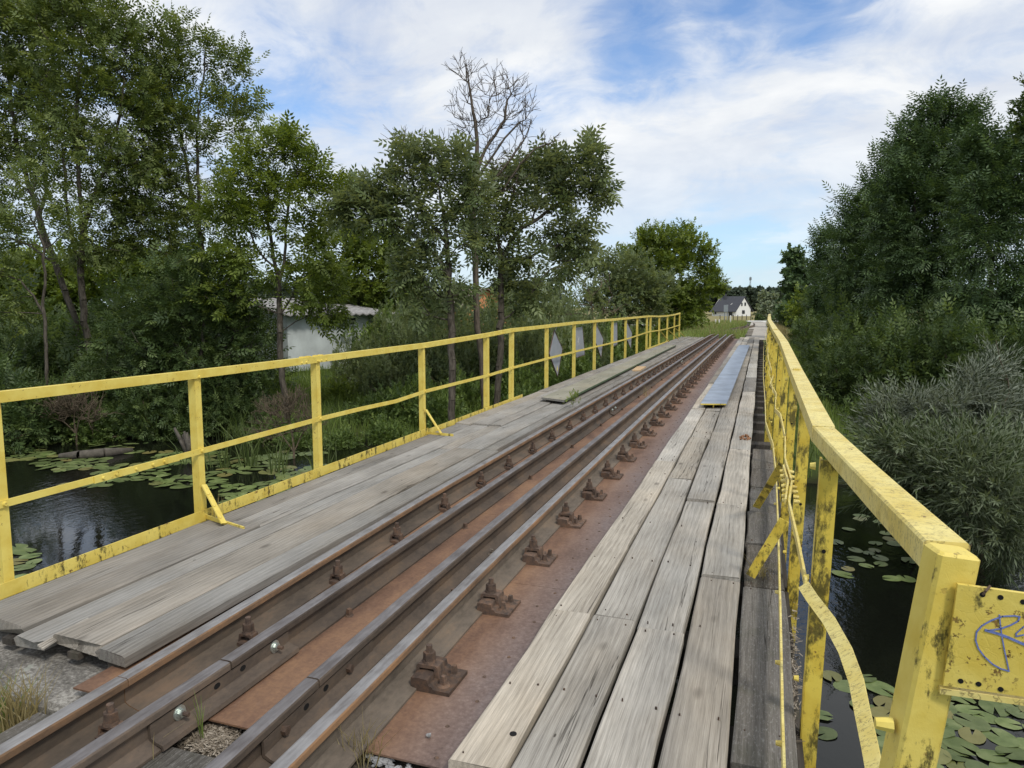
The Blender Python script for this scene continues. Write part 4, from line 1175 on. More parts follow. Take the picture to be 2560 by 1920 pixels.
def tree(name, label, depth, trunks_px, lobes, kind, lmat, bmat=None, r_base=.12, att=9.0, sprays=9, size=.26, spread=.17, group=None, r_tip=.006, cat='tree',
         bf=.35, dead=False, base_z=None, droop=0.0, rdepth=1.0, twig=.30):
    trunks = [[at(px, py, depth) for px, py in T] for T in trunks_px]
    base = trunks[0][0].copy()
    gz = float(ground_z(base.x, base.y)) - .08
    g0 = Vector((base.x, base.y, max(gz, -2.2)))
    if base.z > g0.z + .05: trunks[0] = [g0] + trunks[0]
    if not dead: att, sprays, spread, size = att * ATT_K, int(sprays * SPR_K), spread * .95, size * 1.15
    A = lobes_to_pts(lobes, depth, att, rdepth)
    X, par, nt_ = grow(trunks, A, bf)
    n = len(X); cnt = np.zeros(n); child = np.zeros(n, bool)
    child[par[par >= 0]] = True
    cnt[~child] = 1
    order = np.arange(n)[::-1]
    for i in order:
        if par[i] >= 0: cnt[par[i]] += cnt[i]
    rad = r_tip * np.maximum(cnt, 1) ** .46
    k = r_base / max(rad[0], 1e-6)
    rad = np.where(np.arange(n) < nt_, np.maximum(rad * min(k, 1.6), r_base * .25 * np.sqrt(cnt / cnt[0])), np.minimum(rad, r_base * .5))
    root = thing(name, label, cat, g0, group)
    o = np.array(g0)
    if dead:                                     # fine twigs on every branch end
        tx, tp, tr_ = [], [], []
        for i in range(nt_, n):
            pd = X[i] - X[par[i]]; pd /= max(np.linalg.norm(pd), 1e-6)
            for _ in range(2):
                d = pd + RNG.normal(0, .32, 3) + np.array([0, 0, .65]); d /= np.linalg.norm(d)
                L = twig * RNG.uniform(.5, 1.3); a = X[i] + d * L * .5 + RNG.normal(0, .02, 3); b = X[i] + d * L + RNG.normal(0, .04, 3)
                d2 = d + RNG.normal(0, .5, 3); d2 /= np.linalg.norm(d2)
                k0 = n + len(tx); tx += [a, b, a + d2 * L * .45]; tp += [i, k0, k0]; tr_ += [r_tip * .9, r_tip * .6, r_tip * .6]
        X = np.concatenate([X, np.array(tx)]); par = np.concatenate([par, np.array(tp)]); rad = np.concatenate([rad, np.array(tr_)])
    V, F = tubes(X, par, rad, 5 if not dead else 4, .05 if not dead else .02)
    link('trunk', np_mesh('trunk', V - o, F, bmat or BARK, True), root, g0)
    if not dead:
        P = X[nt_:]
        ctr = P.mean(0)
        k_ = sprays
        Q = np.repeat(P, k_, 0) + RNG.normal(0, spread, (len(P) * k_, 3))
        pd = np.repeat(X[nt_:] - X[par[nt_:]], k_, 0); pd /= np.maximum(np.linalg.norm(pd, axis=1, keepdims=True), 1e-6)
        out = Q - ctr; out /= np.maximum(np.linalg.norm(out, axis=1, keepdims=True), 1e-6)
        d = pd * .5 + out * .35 + RNG.normal(0, .6, Q.shape); d[:, 2] += .12 - droop
        V, F, T = spray_arrays(Q, d, kind, size)
        link('crown', np_mesh('crown', V - o, F, lmat, False, T), root, g0)
    return root
def r1(x, y): return (x * .4521, y * .4521)
def r2(x, y): return (800 + x * .4221, 100 + y * .4221)
def r3(x, y): return (1900 + x * .5124, 150 + y * .5124)
def r8(x, y): return (2380 + (1700 + x * .3918 - 2350) * .86, 1175 + (750 + y * .3918 - 1150) * .84)
def conv(fn, s, lobes, k=1.0): return [(*fn(l[0], l[1]), l[2] * s * k, l[3] * s * k, *l[4:]) for l in lobes]

ATT_K, SPR_K = 1.7, 2.0
LG = 'ash trees on the left river bank'
tree('ash_tree', 'tall ash tree with an upright trunk rising out of the dark bank undergrowth', 19.0,
     [[(234, 975), (222, 870), (211, 785), (203, 683), (207, 581), (197, 450), (190, 320), (198, 180), (208, 60)], [(207, 581), (240, 480), (275, 390), (300, 290), (312, 200)], [(203, 683), (180, 600), (165, 500), (160, 380)]],
     [(170, 20, 120, 90), (280, 60, 60, 80), (200, 190, 110, 90), (320, 150, 60, 80), (330, 270, 80, 80), (170, 330, 110, 80), (290, 400, 100, 80), (160, 460, 100, 70, .7), (300, 520, 110, 60, .7), (230, 620, 100, 60, .8)],
     'ash', LEAF_ASH, r_base=.24, att=6.0, sprays=8, size=.27, group=LG)
tree('ash_tree', 'leaning ash tree whose forked trunk tilts away from the upright ash', 20.5,
     [[(222, 975), (190, 800), (163, 728), (138, 655), (114, 594), (98, 541), (68, 452), (45, 380), (30, 280), (20, 150)], [(98, 541), (118, 480), (112, 400), (100, 300), (95, 160)], [(138, 655), (90, 625), (40, 600), (-20, 590)]],
     [(0, 40, 110, 110), (90, 60, 70, 90), (10, 200, 100, 100), (100, 230, 70, 80), (-30, 350, 90, 90), (60, 370, 80, 70, .8), (-10, 500, 80, 70, .8), (20, 590, 80, 40, .7)],
     'ash', LEAF_ASH, r_base=.22, att=6.0, sprays=8, size=.27, group=LG)
tree('ash_tree', 'slim grey ash trunk with bare lower limbs beside the leaning ash', 17.0,
     [[(118, 960), (116, 866), (108, 744), (114, 683), (112, 620), (85, 560), (60, 500)], [(110, 800), (85, 740), (50, 700), (0, 690)]],
     [(20, 560, 70, 60), (70, 480, 60, 60), (-20, 660, 70, 50, .7), (150, 560, 50, 40, .6), (30, 760, 60, 40, .5)], 'ash', LEAF_ASH, r_base=.16, att=6, sprays=8, size=.25, group=LG)
tree('ash_tree', 'tall thin-topped ash tree with airy branches against the sky behind the dense bushy tree', 20.0,
     [[(513, 960), (511, 723), (502, 610), (484, 520), (470, 430), (455, 340), (430, 240), (415, 140)], [(502, 610), (496, 450), (490, 316), (502, 250), (511, 181), (513, 120)], [(484, 520), (430, 450), (390, 400), (350, 330)]],
     [(535, 150, 55, 40), (580, 190, 35, 45), (600, 270, 40, 40, .9), (545, 260, 50, 45, .6), (440, 90, 70, 50), (395, 150, 80, 70), (450, 200, 60, 70), (370, 250, 80, 70), (440, 320, 90, 70), (560, 345, 70, 40, .9),
      (370, 400, 90, 70), (470, 430, 80, 60), (400, 520, 110, 70), (510, 520, 70, 60, .8), (330, 600, 90, 60, .8), (450, 620, 110, 60, .8)],
     'ash', LEAF_ASH, r_base=.17, att=6.0, sprays=8, size=.27, group=LG)
tree('young_tree', 'slender light green tree standing in the grass in front of the white shed', 17.0,
     [[(714, 1018), (700, 880), (700, 785), (698, 728), (688, 663), (675, 581), (669, 480), (667, 400)], [(698, 728), (712, 634), (716, 560), (722, 500), (738, 440), (765, 400)], [(690, 680), (640, 620), (610, 560)]],
     [(670, 365, 70, 45), (735, 385, 60, 45), (800, 440, 50, 45), (850, 480, 28, 22, .8), (620, 430, 75, 60), (700, 470, 70, 50), (780, 510, 60, 50, .8), (590, 540, 75, 60), (680, 570, 70, 55, .9), (770, 590, 65, 50), (600, 650, 80, 50), (700, 680, 70, 45, .6),
      (800, 680, 55, 60), (580, 740, 70, 45), (770, 760, 60, 40, .8), (820, 790, 50, 30, .6)],
     'ash', LEAF_BRIGHT, r_base=.085, att=10.0, sprays=9, size=.27, spread=.15)
tree('bushy_tree', 'dense dark green bushy tree hanging low over the far water bank', 17.5,
     [[(505, 1010), (500, 920), (510, 800), (515, 700)], [(505, 930), (440, 860), (380, 800)], [(505, 940), (570, 860), (620, 790)]],
     [(480, 690, 100, 60), (560, 720, 90, 60), (420, 770, 110, 60), (530, 800, 110, 60), (620, 800, 70, 60), (380, 860, 110, 60), (480, 900, 120, 60), (590, 890, 90, 55), (420, 970, 110, 50), (540, 980, 100, 45), (330, 930, 70, 60)],
     'ash', LEAF_DARK, r_base=.12, att=8.0, sprays=9, size=.25, spread=.17)
tree('broad_tree', 'bright green broad tree behind the white shed', 31.0,
     [[(890, 900), (890, 800), (885, 650)], [(890, 760), (940, 700), (985, 680)]],
     [(870, 610, 75, 45), (940, 640, 70, 50), (1000, 690, 55, 50), (860, 690, 75, 50), (930, 730, 80, 50), (830, 730, 60, 50), (990, 760, 60, 40)], 'round', LEAF_BRIGHT, r_base=.2, att=3.0, sprays=9, size=.36, spread=.26)
tree('broad_tree', 'sunlit green tree seen between the ash trunks on the bank', 33.0,
     [[(140, 900), (140, 700)]], [(120, 690, 110, 60), (30, 720, 90, 70), (220, 720, 80, 60), (120, 790, 130, 60), (330, 690, 90, 60), (420, 690, 90, 60)], 'round', LEAF_BRIGHT, r_base=.2, att=2.2, sprays=8, size=.40, spread=.28)
# the group in the middle
S2 = .4221
tree('leafy_tree', 'round-lobed leafy tree to the shed side of the dead tree', 15.4,
     [[(1129, 1052), (1130, 900), (1127, 800), (1121, 691), (1117, 606), (1108, 520), (1090, 430)], [(1121, 691), (1090, 640), (1040, 590), (970, 545), (925, 520)], [(1117, 606), (1060, 540), (1030, 450), (1022, 390)]],
     conv(r2, S2, [(190, 1000, 45, 40), (240, 960, 70, 50), (340, 960, 90, 60), (420, 830, 85, 70), (510, 690, 75, 70), (540, 790, 90, 70), (660, 690, 80, 60), (690, 800, 100, 70), (850, 720, 75, 55), (820, 830, 100, 70), (600, 900, 110, 70),
                   (470, 960, 90, 60), (320, 1060, 110, 60), (450, 1090, 100, 60), (600, 1060, 100, 80), (760, 1000, 90, 80), (680, 1180, 110, 80), (560, 1200, 80, 60, .8), (600, 1340, 100, 70), (480, 1400, 90, 60), (700, 1330, 70, 70), (560, 1480, 130, 60), (820, 1480, 60, 60), (650, 1600, 110, 50), (900, 900, 80, 70), (890, 1040, 80, 80), (870, 1190, 70, 70), (150, 1010, 40, 35), (290, 900, 60, 45), (390, 1000, 70, 50)], .95),
     'ash', LEAF_MID, r_base=.085, att=9.0, sprays=4, size=.32, spread=.085)
dead_lobes = conv(r2, S2, [(830, 170, 60, 60, 1.2), (900, 230, 70, 70), (1000, 300, 70, 80), (1090, 250, 90, 50), (1150, 330, 80, 80), (1220, 420, 60, 90), (840, 420, 75, 60), (880, 330, 50, 60), (960, 450, 80, 80), (1080, 440, 80, 90),
                              (1180, 520, 70, 100), (870, 560, 50, 60, .7), (1000, 600, 70, 70), (1030, 740, 80, 80, .8), (1330, 620, 70, 18, 1.6), (1150, 700, 60, 70), (880, 500, 60, 60), (560, 600, 60, 60, .6), (480, 600, 40, 30, .8), (730, 640, 50, 60, .6), (1120, 850, 60, 60, .6)])
tree('dead_tree', 'bare dead tree with fine twigs towering above the leafy trees', 16.8,
     [[(1210, 1020), (1205, 900), (1192, 800), (1188, 649), (1182, 522), (1188, 459), (1195, 416), (1193, 353), (1188, 302), (1180, 262), (1171, 205), (1166, 160)], [(1195, 416), (1215, 370), (1240, 335), (1262, 300), (1268, 250)], [(1190, 440), (1225, 400), (1262, 345), (1300, 305)], [(1188, 470), (1235, 450), (1275, 400), (1310, 350), (1330, 300)], [(1188, 459), (1255, 480), (1300, 410), (1340, 370), (1390, 352)]],
     dead_lobes, None, None, BARK_DEAD, r_base=.10, att=110.0, dead=True, r_tip=.0058, bf=.15, twig=.36)
tree('leafy_tree', 'leafy tree with long limbs reaching away from the dead tree', 17.2,
     [[(1240, 1018), (1250, 900), (1254, 800), (1251, 691), (1258, 640), (1290, 585), (1330, 556), (1391, 513), (1430, 470), (1470, 420)], [(1251, 691), (1245, 600), (1265, 520), (1300, 450)], [(1256, 660), (1330, 640), (1400, 610)]],
     conv(r2, S2, [(1190, 770, 70, 60), (1300, 740, 80, 70), (1390, 760, 70, 70), (1500, 730, 80, 70), (1600, 660, 55, 70), (1620, 800, 70, 70), (1480, 850, 90, 70), (1650, 930, 30, 60, .8), (1340, 870, 100, 80), (1190, 900, 90, 80), (1080, 860, 70, 70, .8), (1130, 1020, 90, 70), (1280, 1000, 110, 70),
                   (1420, 1000, 70, 40, .6), (1060, 1150, 80, 80), (1190, 1130, 80, 60), (1350, 1130, 90, 45, .6), (1080, 1290, 90, 80), (1220, 1290, 100, 60), (1440, 1180, 80, 50, .5), (1520, 1110, 50, 60, .5), (1100, 1430, 90, 70), (1260, 1450, 110, 60), (1430, 1350, 90, 60, .5), (1500, 1250, 70, 60, .5), (1180, 1560, 120, 60), (980, 950, 70, 70), (970, 1100, 70, 70), (990, 1240, 70, 70), (1560, 900, 60, 60), (1400, 880, 70, 60)], .92),
     'ash', LEAF_MID, r_base=.10, att=6.5, sprays=4, size=.34, spread=.09)
tree('twiggy_bush', 'brownish half-bare bush tangled behind the yellow railing', 25.0,
     [[(1480, 850), (1480, 780), (1470, 720)], [(1485, 830), (1520, 760)]], [(1480, 730, 60, 40), (1520, 770, 60, 30), (1450, 780, 50, 30), (1500, 690, 45, 30, .6)], 'round', LEAF_MID, BARK_TWIG, r_base=.05, att=9, sprays=2, size=.16, spread=.2, cat='bush', r_tip=.010)
tree('broad_tree', 'bright green rounded tree standing where the left railing ends', 47.0,
     [[(1690, 850), (1690, 760), (1680, 660)], [(1690, 780), (1740, 700)], [(1690, 770), (1630, 690)]],
     [(1640, 600, 60, 30), (1700, 600, 50, 35), (1590, 630, 45, 35), (1740, 640, 40, 40), (1670, 660, 70, 45), (1775, 680, 18, 18), (1740, 720, 45, 40), (1600, 700, 60, 40), (1670, 740, 70, 45), (1735, 770, 35, 35), (1690, 795, 55, 30), (1790, 715, 10, 9)],
     'round', LEAF_BRIGHT, r_base=.2, att=2.2, sprays=10, size=.34, spread=.26)
tree('broad_tree', 'grey-green bush-like tree behind the hanging boards', 33.0,
     [[(1560, 860), (1560, 780), (1550, 700)]], [(1560, 680, 70, 45), (1500, 660, 45, 40), (1620, 720, 60, 50), (1540, 750, 80, 50), (1630, 765, 35, 40), (1580, 790, 50, 35), (1440, 650, 40, 40, .7)],
     'round', LEAF_MID, r_base=.14, att=3.4, sprays=10, size=.27, spread=.2)
# the dark mass on the right
S3 = .5124; RG = 'dense dark trees on the right bank'
tree('rowan_tree', 'tall twin-topped dark tree at the heart of the right bank', 22.0,
     [[r3(870, 1500), r3(860, 1100), r3(850, 700), r3(840, 400), r3(840, 260)], [r3(860, 900), r3(930, 600), r3(985, 330)], [r3(860, 1000), r3(760, 750), r3(730, 500)]],
     conv(r3, S3, [(840, 260, 55, 60), (830, 360, 90, 80), (980, 290, 50, 70), (980, 390, 80, 70), (740, 400, 60, 80), (740, 520, 100, 90), (880, 520, 110, 90), (1010, 520, 90, 90), (700, 660, 120, 90), (850, 680, 130, 100), (990, 680, 110, 90), (720, 820, 130, 90), (880, 850, 130, 90), (760, 980, 140, 80), (920, 1010, 110, 80, .8), (700, 1110, 140, 80), (850, 1170, 140, 80), (720, 1250, 130, 60), (900, 1290, 120, 60)]),
     'rowan', LEAF_RIGHT, r_base=.2, att=8.0, sprays=17, size=.37, spread=.2, group=RG, droop=.1)
tree('rowan_tree', 'broad dark tree with arching leaf sprays next to the silvery willow', 17.5,
     [[r3(1130, 1500), r3(1130, 1150), r3(1120, 900), r3(1130, 650), r3(1150, 450)], [r3(1130, 1000), r3(1220, 750), r3(1280, 550)], [r3(1125, 950), r3(1060, 800), r3(1040, 600)]],
     conv(r3, S3, [(1110, 420, 60, 50), (1200, 430, 70, 55), (1290, 450, 50, 55), (1090, 520, 90, 80), (1230, 540, 110, 80), (1060, 660, 90, 80), (1190, 690, 120, 80), (1300, 680, 70, 90), (1080, 810, 110, 70), (1230, 850, 110, 60, .8), (1050, 950, 90, 60, .6), (1200, 1010, 110, 60, .6), (1050, 1150, 120, 70), (1200, 1150, 110, 80), (1100, 1260, 140, 70), (1260, 1270, 90, 80), (1000, 1290, 110, 70), (1150, 1360, 140, 60)]),
     'rowan', LEAF_RIGHT, r_base=.17, att=13.0, sprays=16, size=.33, spread=.17, group=RG, droop=.15)
tree('rowan_tree', 'dark tree sloping down towards the far railing end', 28.0,
     [[r3(520, 1400), r3(520, 1100), r3(530, 800), r3(560, 650)], [r3(520, 1000), r3(600, 750), r3(630, 560)], [r3(520, 1050), r3(440, 850)]],
     conv(r3, S3, [(630, 500, 45, 50), (590, 600, 80, 70), (540, 680, 70, 70), (640, 700, 80, 80), (470, 740, 50, 70), (510, 820, 90, 80), (610, 860, 110, 90), (440, 900, 70, 90), (520, 980, 110, 90), (640, 1020, 100, 90), (430, 1080, 80, 80), (540, 1140, 120, 80), (450, 1230, 90, 70), (580, 1250, 110, 70), (500, 1330, 110, 50)]),
     'rowan', LEAF_RIGHT, r_base=.2, att=5, sprays=14, size=.44, spread=.26, group=RG, droop=.1)
tree('rowan_tree', 'low dark tree at the foot of the right-hand row beside the embankment', 37.0,
     [[r3(350, 1350), r3(345, 1150), r3(340, 950)]],
     conv(r3, S3, [(325, 880, 30, 40), (340, 960, 60, 60), (330, 1050, 65, 70), (390, 1080, 60, 80), (350, 1160, 80, 70), (330, 1250, 60, 60), (400, 1250, 70, 60), (300, 1150, 40, 60)]),
     'rowan', LEAF_RIGHT, r_base=.16, att=4, sprays=14, size=.50, spread=.28, group=RG)
tree('larch_tree', 'small feathery dark tree on the far right skyline', 58.0,
     [[r3(190, 1300), r3(180, 1100), r3(170, 950)]], conv(r3, S3, [(168, 960, 16, 30, 2), (185, 1020, 35, 35), (220, 1060, 40, 45), (170, 1080, 40, 45), (210, 1130, 60, 50), (150, 1160, 45, 50), (130, 1230, 30, 50)]),
     'clump', LEAF_RIGHT, r_base=.15, att=1.6, sprays=9, size=.42, spread=.3)
tree('pale_bush', 'yellowish green bush in front of the small feathery tree', 50.0,
     [[r3(230, 1290), r3(225, 1180)]], conv(r3, S3, [(220, 1170, 50, 35), (260, 1220, 50, 40), (190, 1230, 50, 40), (240, 1270, 60, 30)]), 'round', LEAF_BRIGHT, r_base=.08, att=2.5, sprays=9, size=.34, spread=.24, cat='bush')
tree('overhanging_tree', 'dark hanging twigs of a tree reaching into view high on the right', 11.5,
     [[(2760, 1100), (2740, 700), (2700, 350), (2620, 230)]], [(2590, 230, 30, 25), (2572, 270, 14, 25), (2566, 320, 10, 22), (2760, 330, 70, 70), (2790, 480, 90, 80), (2850, 380, 90, 90), (2740, 620, 60, 60, .6), (2840, 600, 90, 80)], 'round', LEAF_DARK, r_base=.12, att=14, sprays=5, size=.13, spread=.07)
# willow bush near the water on the right
tree('willow_bush', 'silvery narrow-leaved willow bush leaning over the lily pads', 9.3,
     [[(2440, 1500), (2420, 1300), (2380, 1100), (2330, 980)], [(2440, 1450), (2480, 1150), (2520, 950), (2490, 850)], [(2440, 1480), (2300, 1200), (2180, 1060)], [(2440, 1460), (2560, 1250), (2640, 1100)]],
     conv(r8, .3918, [(1950, 280, 60, 55, 1, .3), (1880, 390, 110, 50), (2080, 450, 120, 60, 1, .3), (1480, 550, 130, 45), (1170, 620, 100, 45), (1320, 610, 110, 50), (1640, 570, 110, 60), (1830, 540, 120, 60), (2030, 600, 130, 80), (1220, 730, 130, 70), (1440, 720, 140, 70), (1670, 730, 150, 80), (1900, 760, 150, 80), (2130, 760, 110, 90)]),
     'willow', LEAF_WILLOW, BARK_TWIG, r_base=.04, att=15, sprays=7, size=.27, spread=.06, cat='bush', r_tip=.0025, rdepth=.9)
tree('willow_bush', 'greener willow bush with starry leaf tufts below the silvery willow', 8.9,
     [[(2400, 1560), (2380, 1400), (2330, 1250), (2280, 1150)], [(2400, 1540), (2480, 1350), (2540, 1220)], [(2400, 1540), (2250, 1300), (2160, 1200)]],
     conv(r8, .3918, [(1180, 860, 120, 60, .8, -.3), (1360, 890, 140, 70), (1590, 900, 150, 80, 1, -.5), (1830, 930, 150, 80, 1, -.6), (2070, 950, 130, 90, 1, -.6), (1240, 1010, 110, 60, .8), (1470, 1050, 140, 70, 1, -.3), (1720, 1080, 140, 70, 1, -.7), (1960, 1120, 140, 80, 1, -.8), (1150, 1130, 80, 45, .7), (1330, 1170, 100, 50, .7), (1600, 1210, 120, 60, .9, -.3), (1830, 1260, 120, 70, 1, -.8), (2060, 1300, 130, 80, 1, -1.0), (1750, 1390, 100, 50, .7, -.5), (1950, 1450, 120, 60, .9, -1.0), (2100, 1530, 90, 60, .9, -1.1)]),
     'willow', LEAF_TUFT, BARK_TWIG, r_base=.04, att=13, sprays=5, size=.34, spread=.06, cat='bush', r_tip=.0025, rdepth=.9)
# ---- shrubs, copied from three builds
def shrub_mesh(kind, size, n, shape, lmat, bm):
    u = RNG.normal(0, 1, (n, 3)); u /= np.linalg.norm(u, axis=1, keepdims=True); u *= RNG.random((n, 1)) ** .4
    u[:, 2] = np.abs(u[:, 2]) * shape
    P = u * np.array([1, 1, 1.0]); lump = .82 + .25 * np.sin(P[:, :1] * 5) * np.sin(P[:, 1:2] * 5 + 1); P *= lump
    d = P * .7 + RNG.normal(0, .6, P.shape); d[:, 2] += .25
    V, F, T = spray_arrays(P, d, kind, size)
    st = [np.array([0, 0, -.15])]; par = [-1]
    for _ in range(14):
        e = P[RNG.integers(n)] * .8; st += [e * .45 + RNG.normal(0, .05, 3), e]; par += [0, len(st) - 2]
    V2, F2 = tubes(np.array(st), np.array(par), np.full(len(st), .014), 4)
    return np_mesh('foliage', V, F, lmat, False, T), np_mesh('stem', V2, F2, bm, True)
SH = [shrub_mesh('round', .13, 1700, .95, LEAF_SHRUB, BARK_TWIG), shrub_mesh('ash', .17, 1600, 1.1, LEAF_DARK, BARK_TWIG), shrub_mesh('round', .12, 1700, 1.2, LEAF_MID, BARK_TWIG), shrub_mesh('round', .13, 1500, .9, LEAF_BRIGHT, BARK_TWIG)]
def shrub(px, py, depth, kind, rx, rz, label, group):
    p = at(px, py, depth); z = float(ground_z(p.x, p.y))
    s = link('shrub', None, None, (p.x, p.y, max(z, -1.5) - .05)); tag(s, label, 'shrub', group)
    for nm, me in zip(('foliage', 'stem'), SH[kind]):
        c = link(nm, me, s, WO[s.name])
    s.scale = (rx, rx * random.uniform(.85, 1.1), rz); s.rotation_euler.z = random.uniform(0, 6.28)
LBL = [('leafy mid-green shrub in the tangle along the far river bank', 'green shrubs along the river bank'), ('dark feathery shrub in the shade under the bank trees', 'dark shrubs under the bank trees'),
       ('grey-green shrub behind the yellow railing and tree trunks', 'grey-green shrubs behind the railing'), ('bright green shrub growing in the rough grass', 'bright shrubs in the grass')]
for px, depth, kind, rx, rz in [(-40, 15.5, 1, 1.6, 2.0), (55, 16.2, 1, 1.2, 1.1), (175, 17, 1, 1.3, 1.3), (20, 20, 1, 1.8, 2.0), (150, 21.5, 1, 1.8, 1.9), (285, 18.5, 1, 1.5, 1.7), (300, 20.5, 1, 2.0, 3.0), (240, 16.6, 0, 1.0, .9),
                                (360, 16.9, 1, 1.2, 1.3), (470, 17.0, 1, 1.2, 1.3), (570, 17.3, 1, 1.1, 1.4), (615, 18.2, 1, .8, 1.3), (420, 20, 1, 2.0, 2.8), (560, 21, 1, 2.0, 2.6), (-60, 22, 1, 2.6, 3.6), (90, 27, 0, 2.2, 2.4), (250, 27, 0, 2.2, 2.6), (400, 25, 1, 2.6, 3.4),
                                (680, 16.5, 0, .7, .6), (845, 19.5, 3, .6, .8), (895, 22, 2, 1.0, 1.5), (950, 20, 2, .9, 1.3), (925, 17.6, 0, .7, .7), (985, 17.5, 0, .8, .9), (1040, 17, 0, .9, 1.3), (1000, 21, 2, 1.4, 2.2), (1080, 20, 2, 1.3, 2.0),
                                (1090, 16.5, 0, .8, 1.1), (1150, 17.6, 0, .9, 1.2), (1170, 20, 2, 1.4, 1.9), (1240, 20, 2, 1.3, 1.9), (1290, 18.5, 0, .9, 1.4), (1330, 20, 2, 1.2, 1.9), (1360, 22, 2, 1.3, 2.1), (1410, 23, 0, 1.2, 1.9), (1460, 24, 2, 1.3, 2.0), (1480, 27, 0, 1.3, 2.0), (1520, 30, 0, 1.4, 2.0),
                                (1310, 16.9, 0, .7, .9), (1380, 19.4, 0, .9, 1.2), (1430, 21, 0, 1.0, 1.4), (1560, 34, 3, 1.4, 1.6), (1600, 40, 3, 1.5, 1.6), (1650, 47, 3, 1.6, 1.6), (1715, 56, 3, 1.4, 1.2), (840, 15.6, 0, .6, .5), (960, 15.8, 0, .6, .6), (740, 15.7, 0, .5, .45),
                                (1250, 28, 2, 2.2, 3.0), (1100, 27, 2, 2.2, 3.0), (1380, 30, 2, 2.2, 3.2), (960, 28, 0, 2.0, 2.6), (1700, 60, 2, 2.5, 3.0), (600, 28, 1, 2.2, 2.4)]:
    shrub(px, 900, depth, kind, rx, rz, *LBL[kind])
for px, depth, kind, rx, rz in [(2130, 17.5, 1, 1.3, 1.6), (2190, 18, 1, 1.6, 2.2), (2260, 17, 1, 1.5, 2.0), (2100, 21, 1, 1.4, 1.7), (2070, 27, 1, 1.3, 1.3), (2160, 24, 1, 2.0, 2.8), (2330, 16.5, 1, 1.6, 2.3), (2420, 16, 1, 1.7, 2.3), (2520, 15.5, 1, 1.7, 2.0), (2620, 15, 1, 1.8, 2.2), (2035, 34, 1, 1.7, 1.9), (2060, 42, 1, 2.0, 2.0),
                                (2250, 15.0, 0, .8, .9), (2180, 15.6, 0, .7, .8), (2400, 19.5, 1, 2.0, 2.6), (2520, 19, 1, 2.0, 2.6), (2640, 19, 1, 2.2, 3.2), (2000, 46, 0, 1.6, 1.2), (1985, 60, 1, 2.5, 2.6)]:
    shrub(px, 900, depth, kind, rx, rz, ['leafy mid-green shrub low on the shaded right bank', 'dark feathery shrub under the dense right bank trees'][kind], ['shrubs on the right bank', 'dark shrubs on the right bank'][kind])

# ---- grass and reeds
def blades(P, h, w_, lean=.35, seg=2):
    """P (n,3) -> curved blades of two quads"""
    n = len(P); a = RNG.random(n) * 6.283; hh = h * RNG.uniform(.55, 1.25, n); b = RNG.random(n) * 6.283
    side = np.stack([np.cos(a), np.sin(a), np.zeros(n)], 1) * (w_ * RNG.uniform(.7, 1.3, n) / 2)[:, None]
    ln = np.stack([np.cos(b), np.sin(b), np.zeros(n)], 1) * (lean * hh * RNG.uniform(.2, 1.4, n))[:, None]
    up = np.zeros((n, 3)); up[:, 2] = hh
    m1 = P + up * .55 + ln * .3; tp = P + up * .95 + ln
    V = np.stack([P - side, P + side, m1 + side * .8, m1 - side * .8, tp + side * .12, tp - side * .12], 1)
    base = np.arange(n)[:, None] * 6
    F = np.concatenate([base + np.array([[0, 1, 2, 3]]), base + np.array([[3, 2, 4, 5]])])
    t = np.clip(RNG.normal(.45, .2, n), 0, 1)
    return V.reshape(-1, 3), F, np.repeat(t, 6)
def scatter(fn, n, lo, hi, keep):
    x = RNG.uniform(lo[0], hi[0], n); y = RNG.uniform(lo[1], hi[1], n)
    k = keep(x, y); x, y = x[k], y[k]
    return np.stack([x, y, ground_z(x, y) - .02], 1)
def on_track(x, y):
    yl, xl = zip(*sorted((p.y, p.x) for p in L2)); yr, xr = zip(*sorted((p.y, p.x) for p in R2))
    return (y > 47) & (x > np.interp(y, yl, xl) - .25) & (x < np.interp(y, yr, xr) + .3)
def bank(x): return np.interp(x, BX, BY)
V, F, T = blades(scatter(None, 42000, (-22, 13), (-5, 32), lambda x, y: (y > bank(x) + .3) & (RNG.random(len(x)) < np.clip(1.3 - (y - bank(x)) / 16, .15, 1))), .34, .016)
tag(link('bank_grass', np_mesh('bank_grass', V, F, GRASS, False, T)), 'rough green grass covering the far left bank', 'grass', kind='stuff')
V, F, T = blades(scatter(None, 22000, (.2, 12.6), (7.5, 48), lambda x, y: (y > bank(x) + .2) & (x > .55 + .0 * y) & ~((y > 38.5) & (x < 1.5))), .30, .018)
tag(link('slope_grass', np_mesh('slope_grass', V, F, GRASS, False, T)), 'green grass on the embankment slope right of the railing', 'grass', kind='stuff')
V, F, T = blades(scatter(None, 30000, (-10, 36.5), (-.4, 82), lambda x, y: ~on_track(x, y) & ((x < -2.75) | (y > 38.3)) & ~((x > -.85 - .4 * (RNG.random(len(x)) < .3)) & (y > 38)) & ((y > 41.5) | (x < -2.9) | (x > -1.2))), .42, .03)
T = np.clip(T + .3, 0, 1)
tag(link('track_grass', np_mesh('track_grass', V, F, GRASS, False, T)), 'tall mixed grass overgrowing the track beyond the bridge', 'grass', kind='stuff')
V, F, T = blades(scatter(None, 5000, (-8, 40), (.0, 80), lambda x, y: (x < -.9) & ~on_track(x, y) & (RNG.random(len(x)) < .7)), .55, .02)
tag(link('dry_stalks', np_mesh('dry_stalks', V, F, DRYGRASS, False, T)), 'dry straw stalks among the green grass beyond the bridge', 'grass', kind='stuff')
V, F, T = blades(scatter(None, 1800, (1.0, 38.5), (2.2, 60), lambda x, y: x > .9), .5, .02)
tag(link('path_edge_grass', np_mesh('path_edge_grass', V, F, DRYGRASS, False, T)), 'yellowed grass along the far end of the right railing', 'grass', kind='stuff')
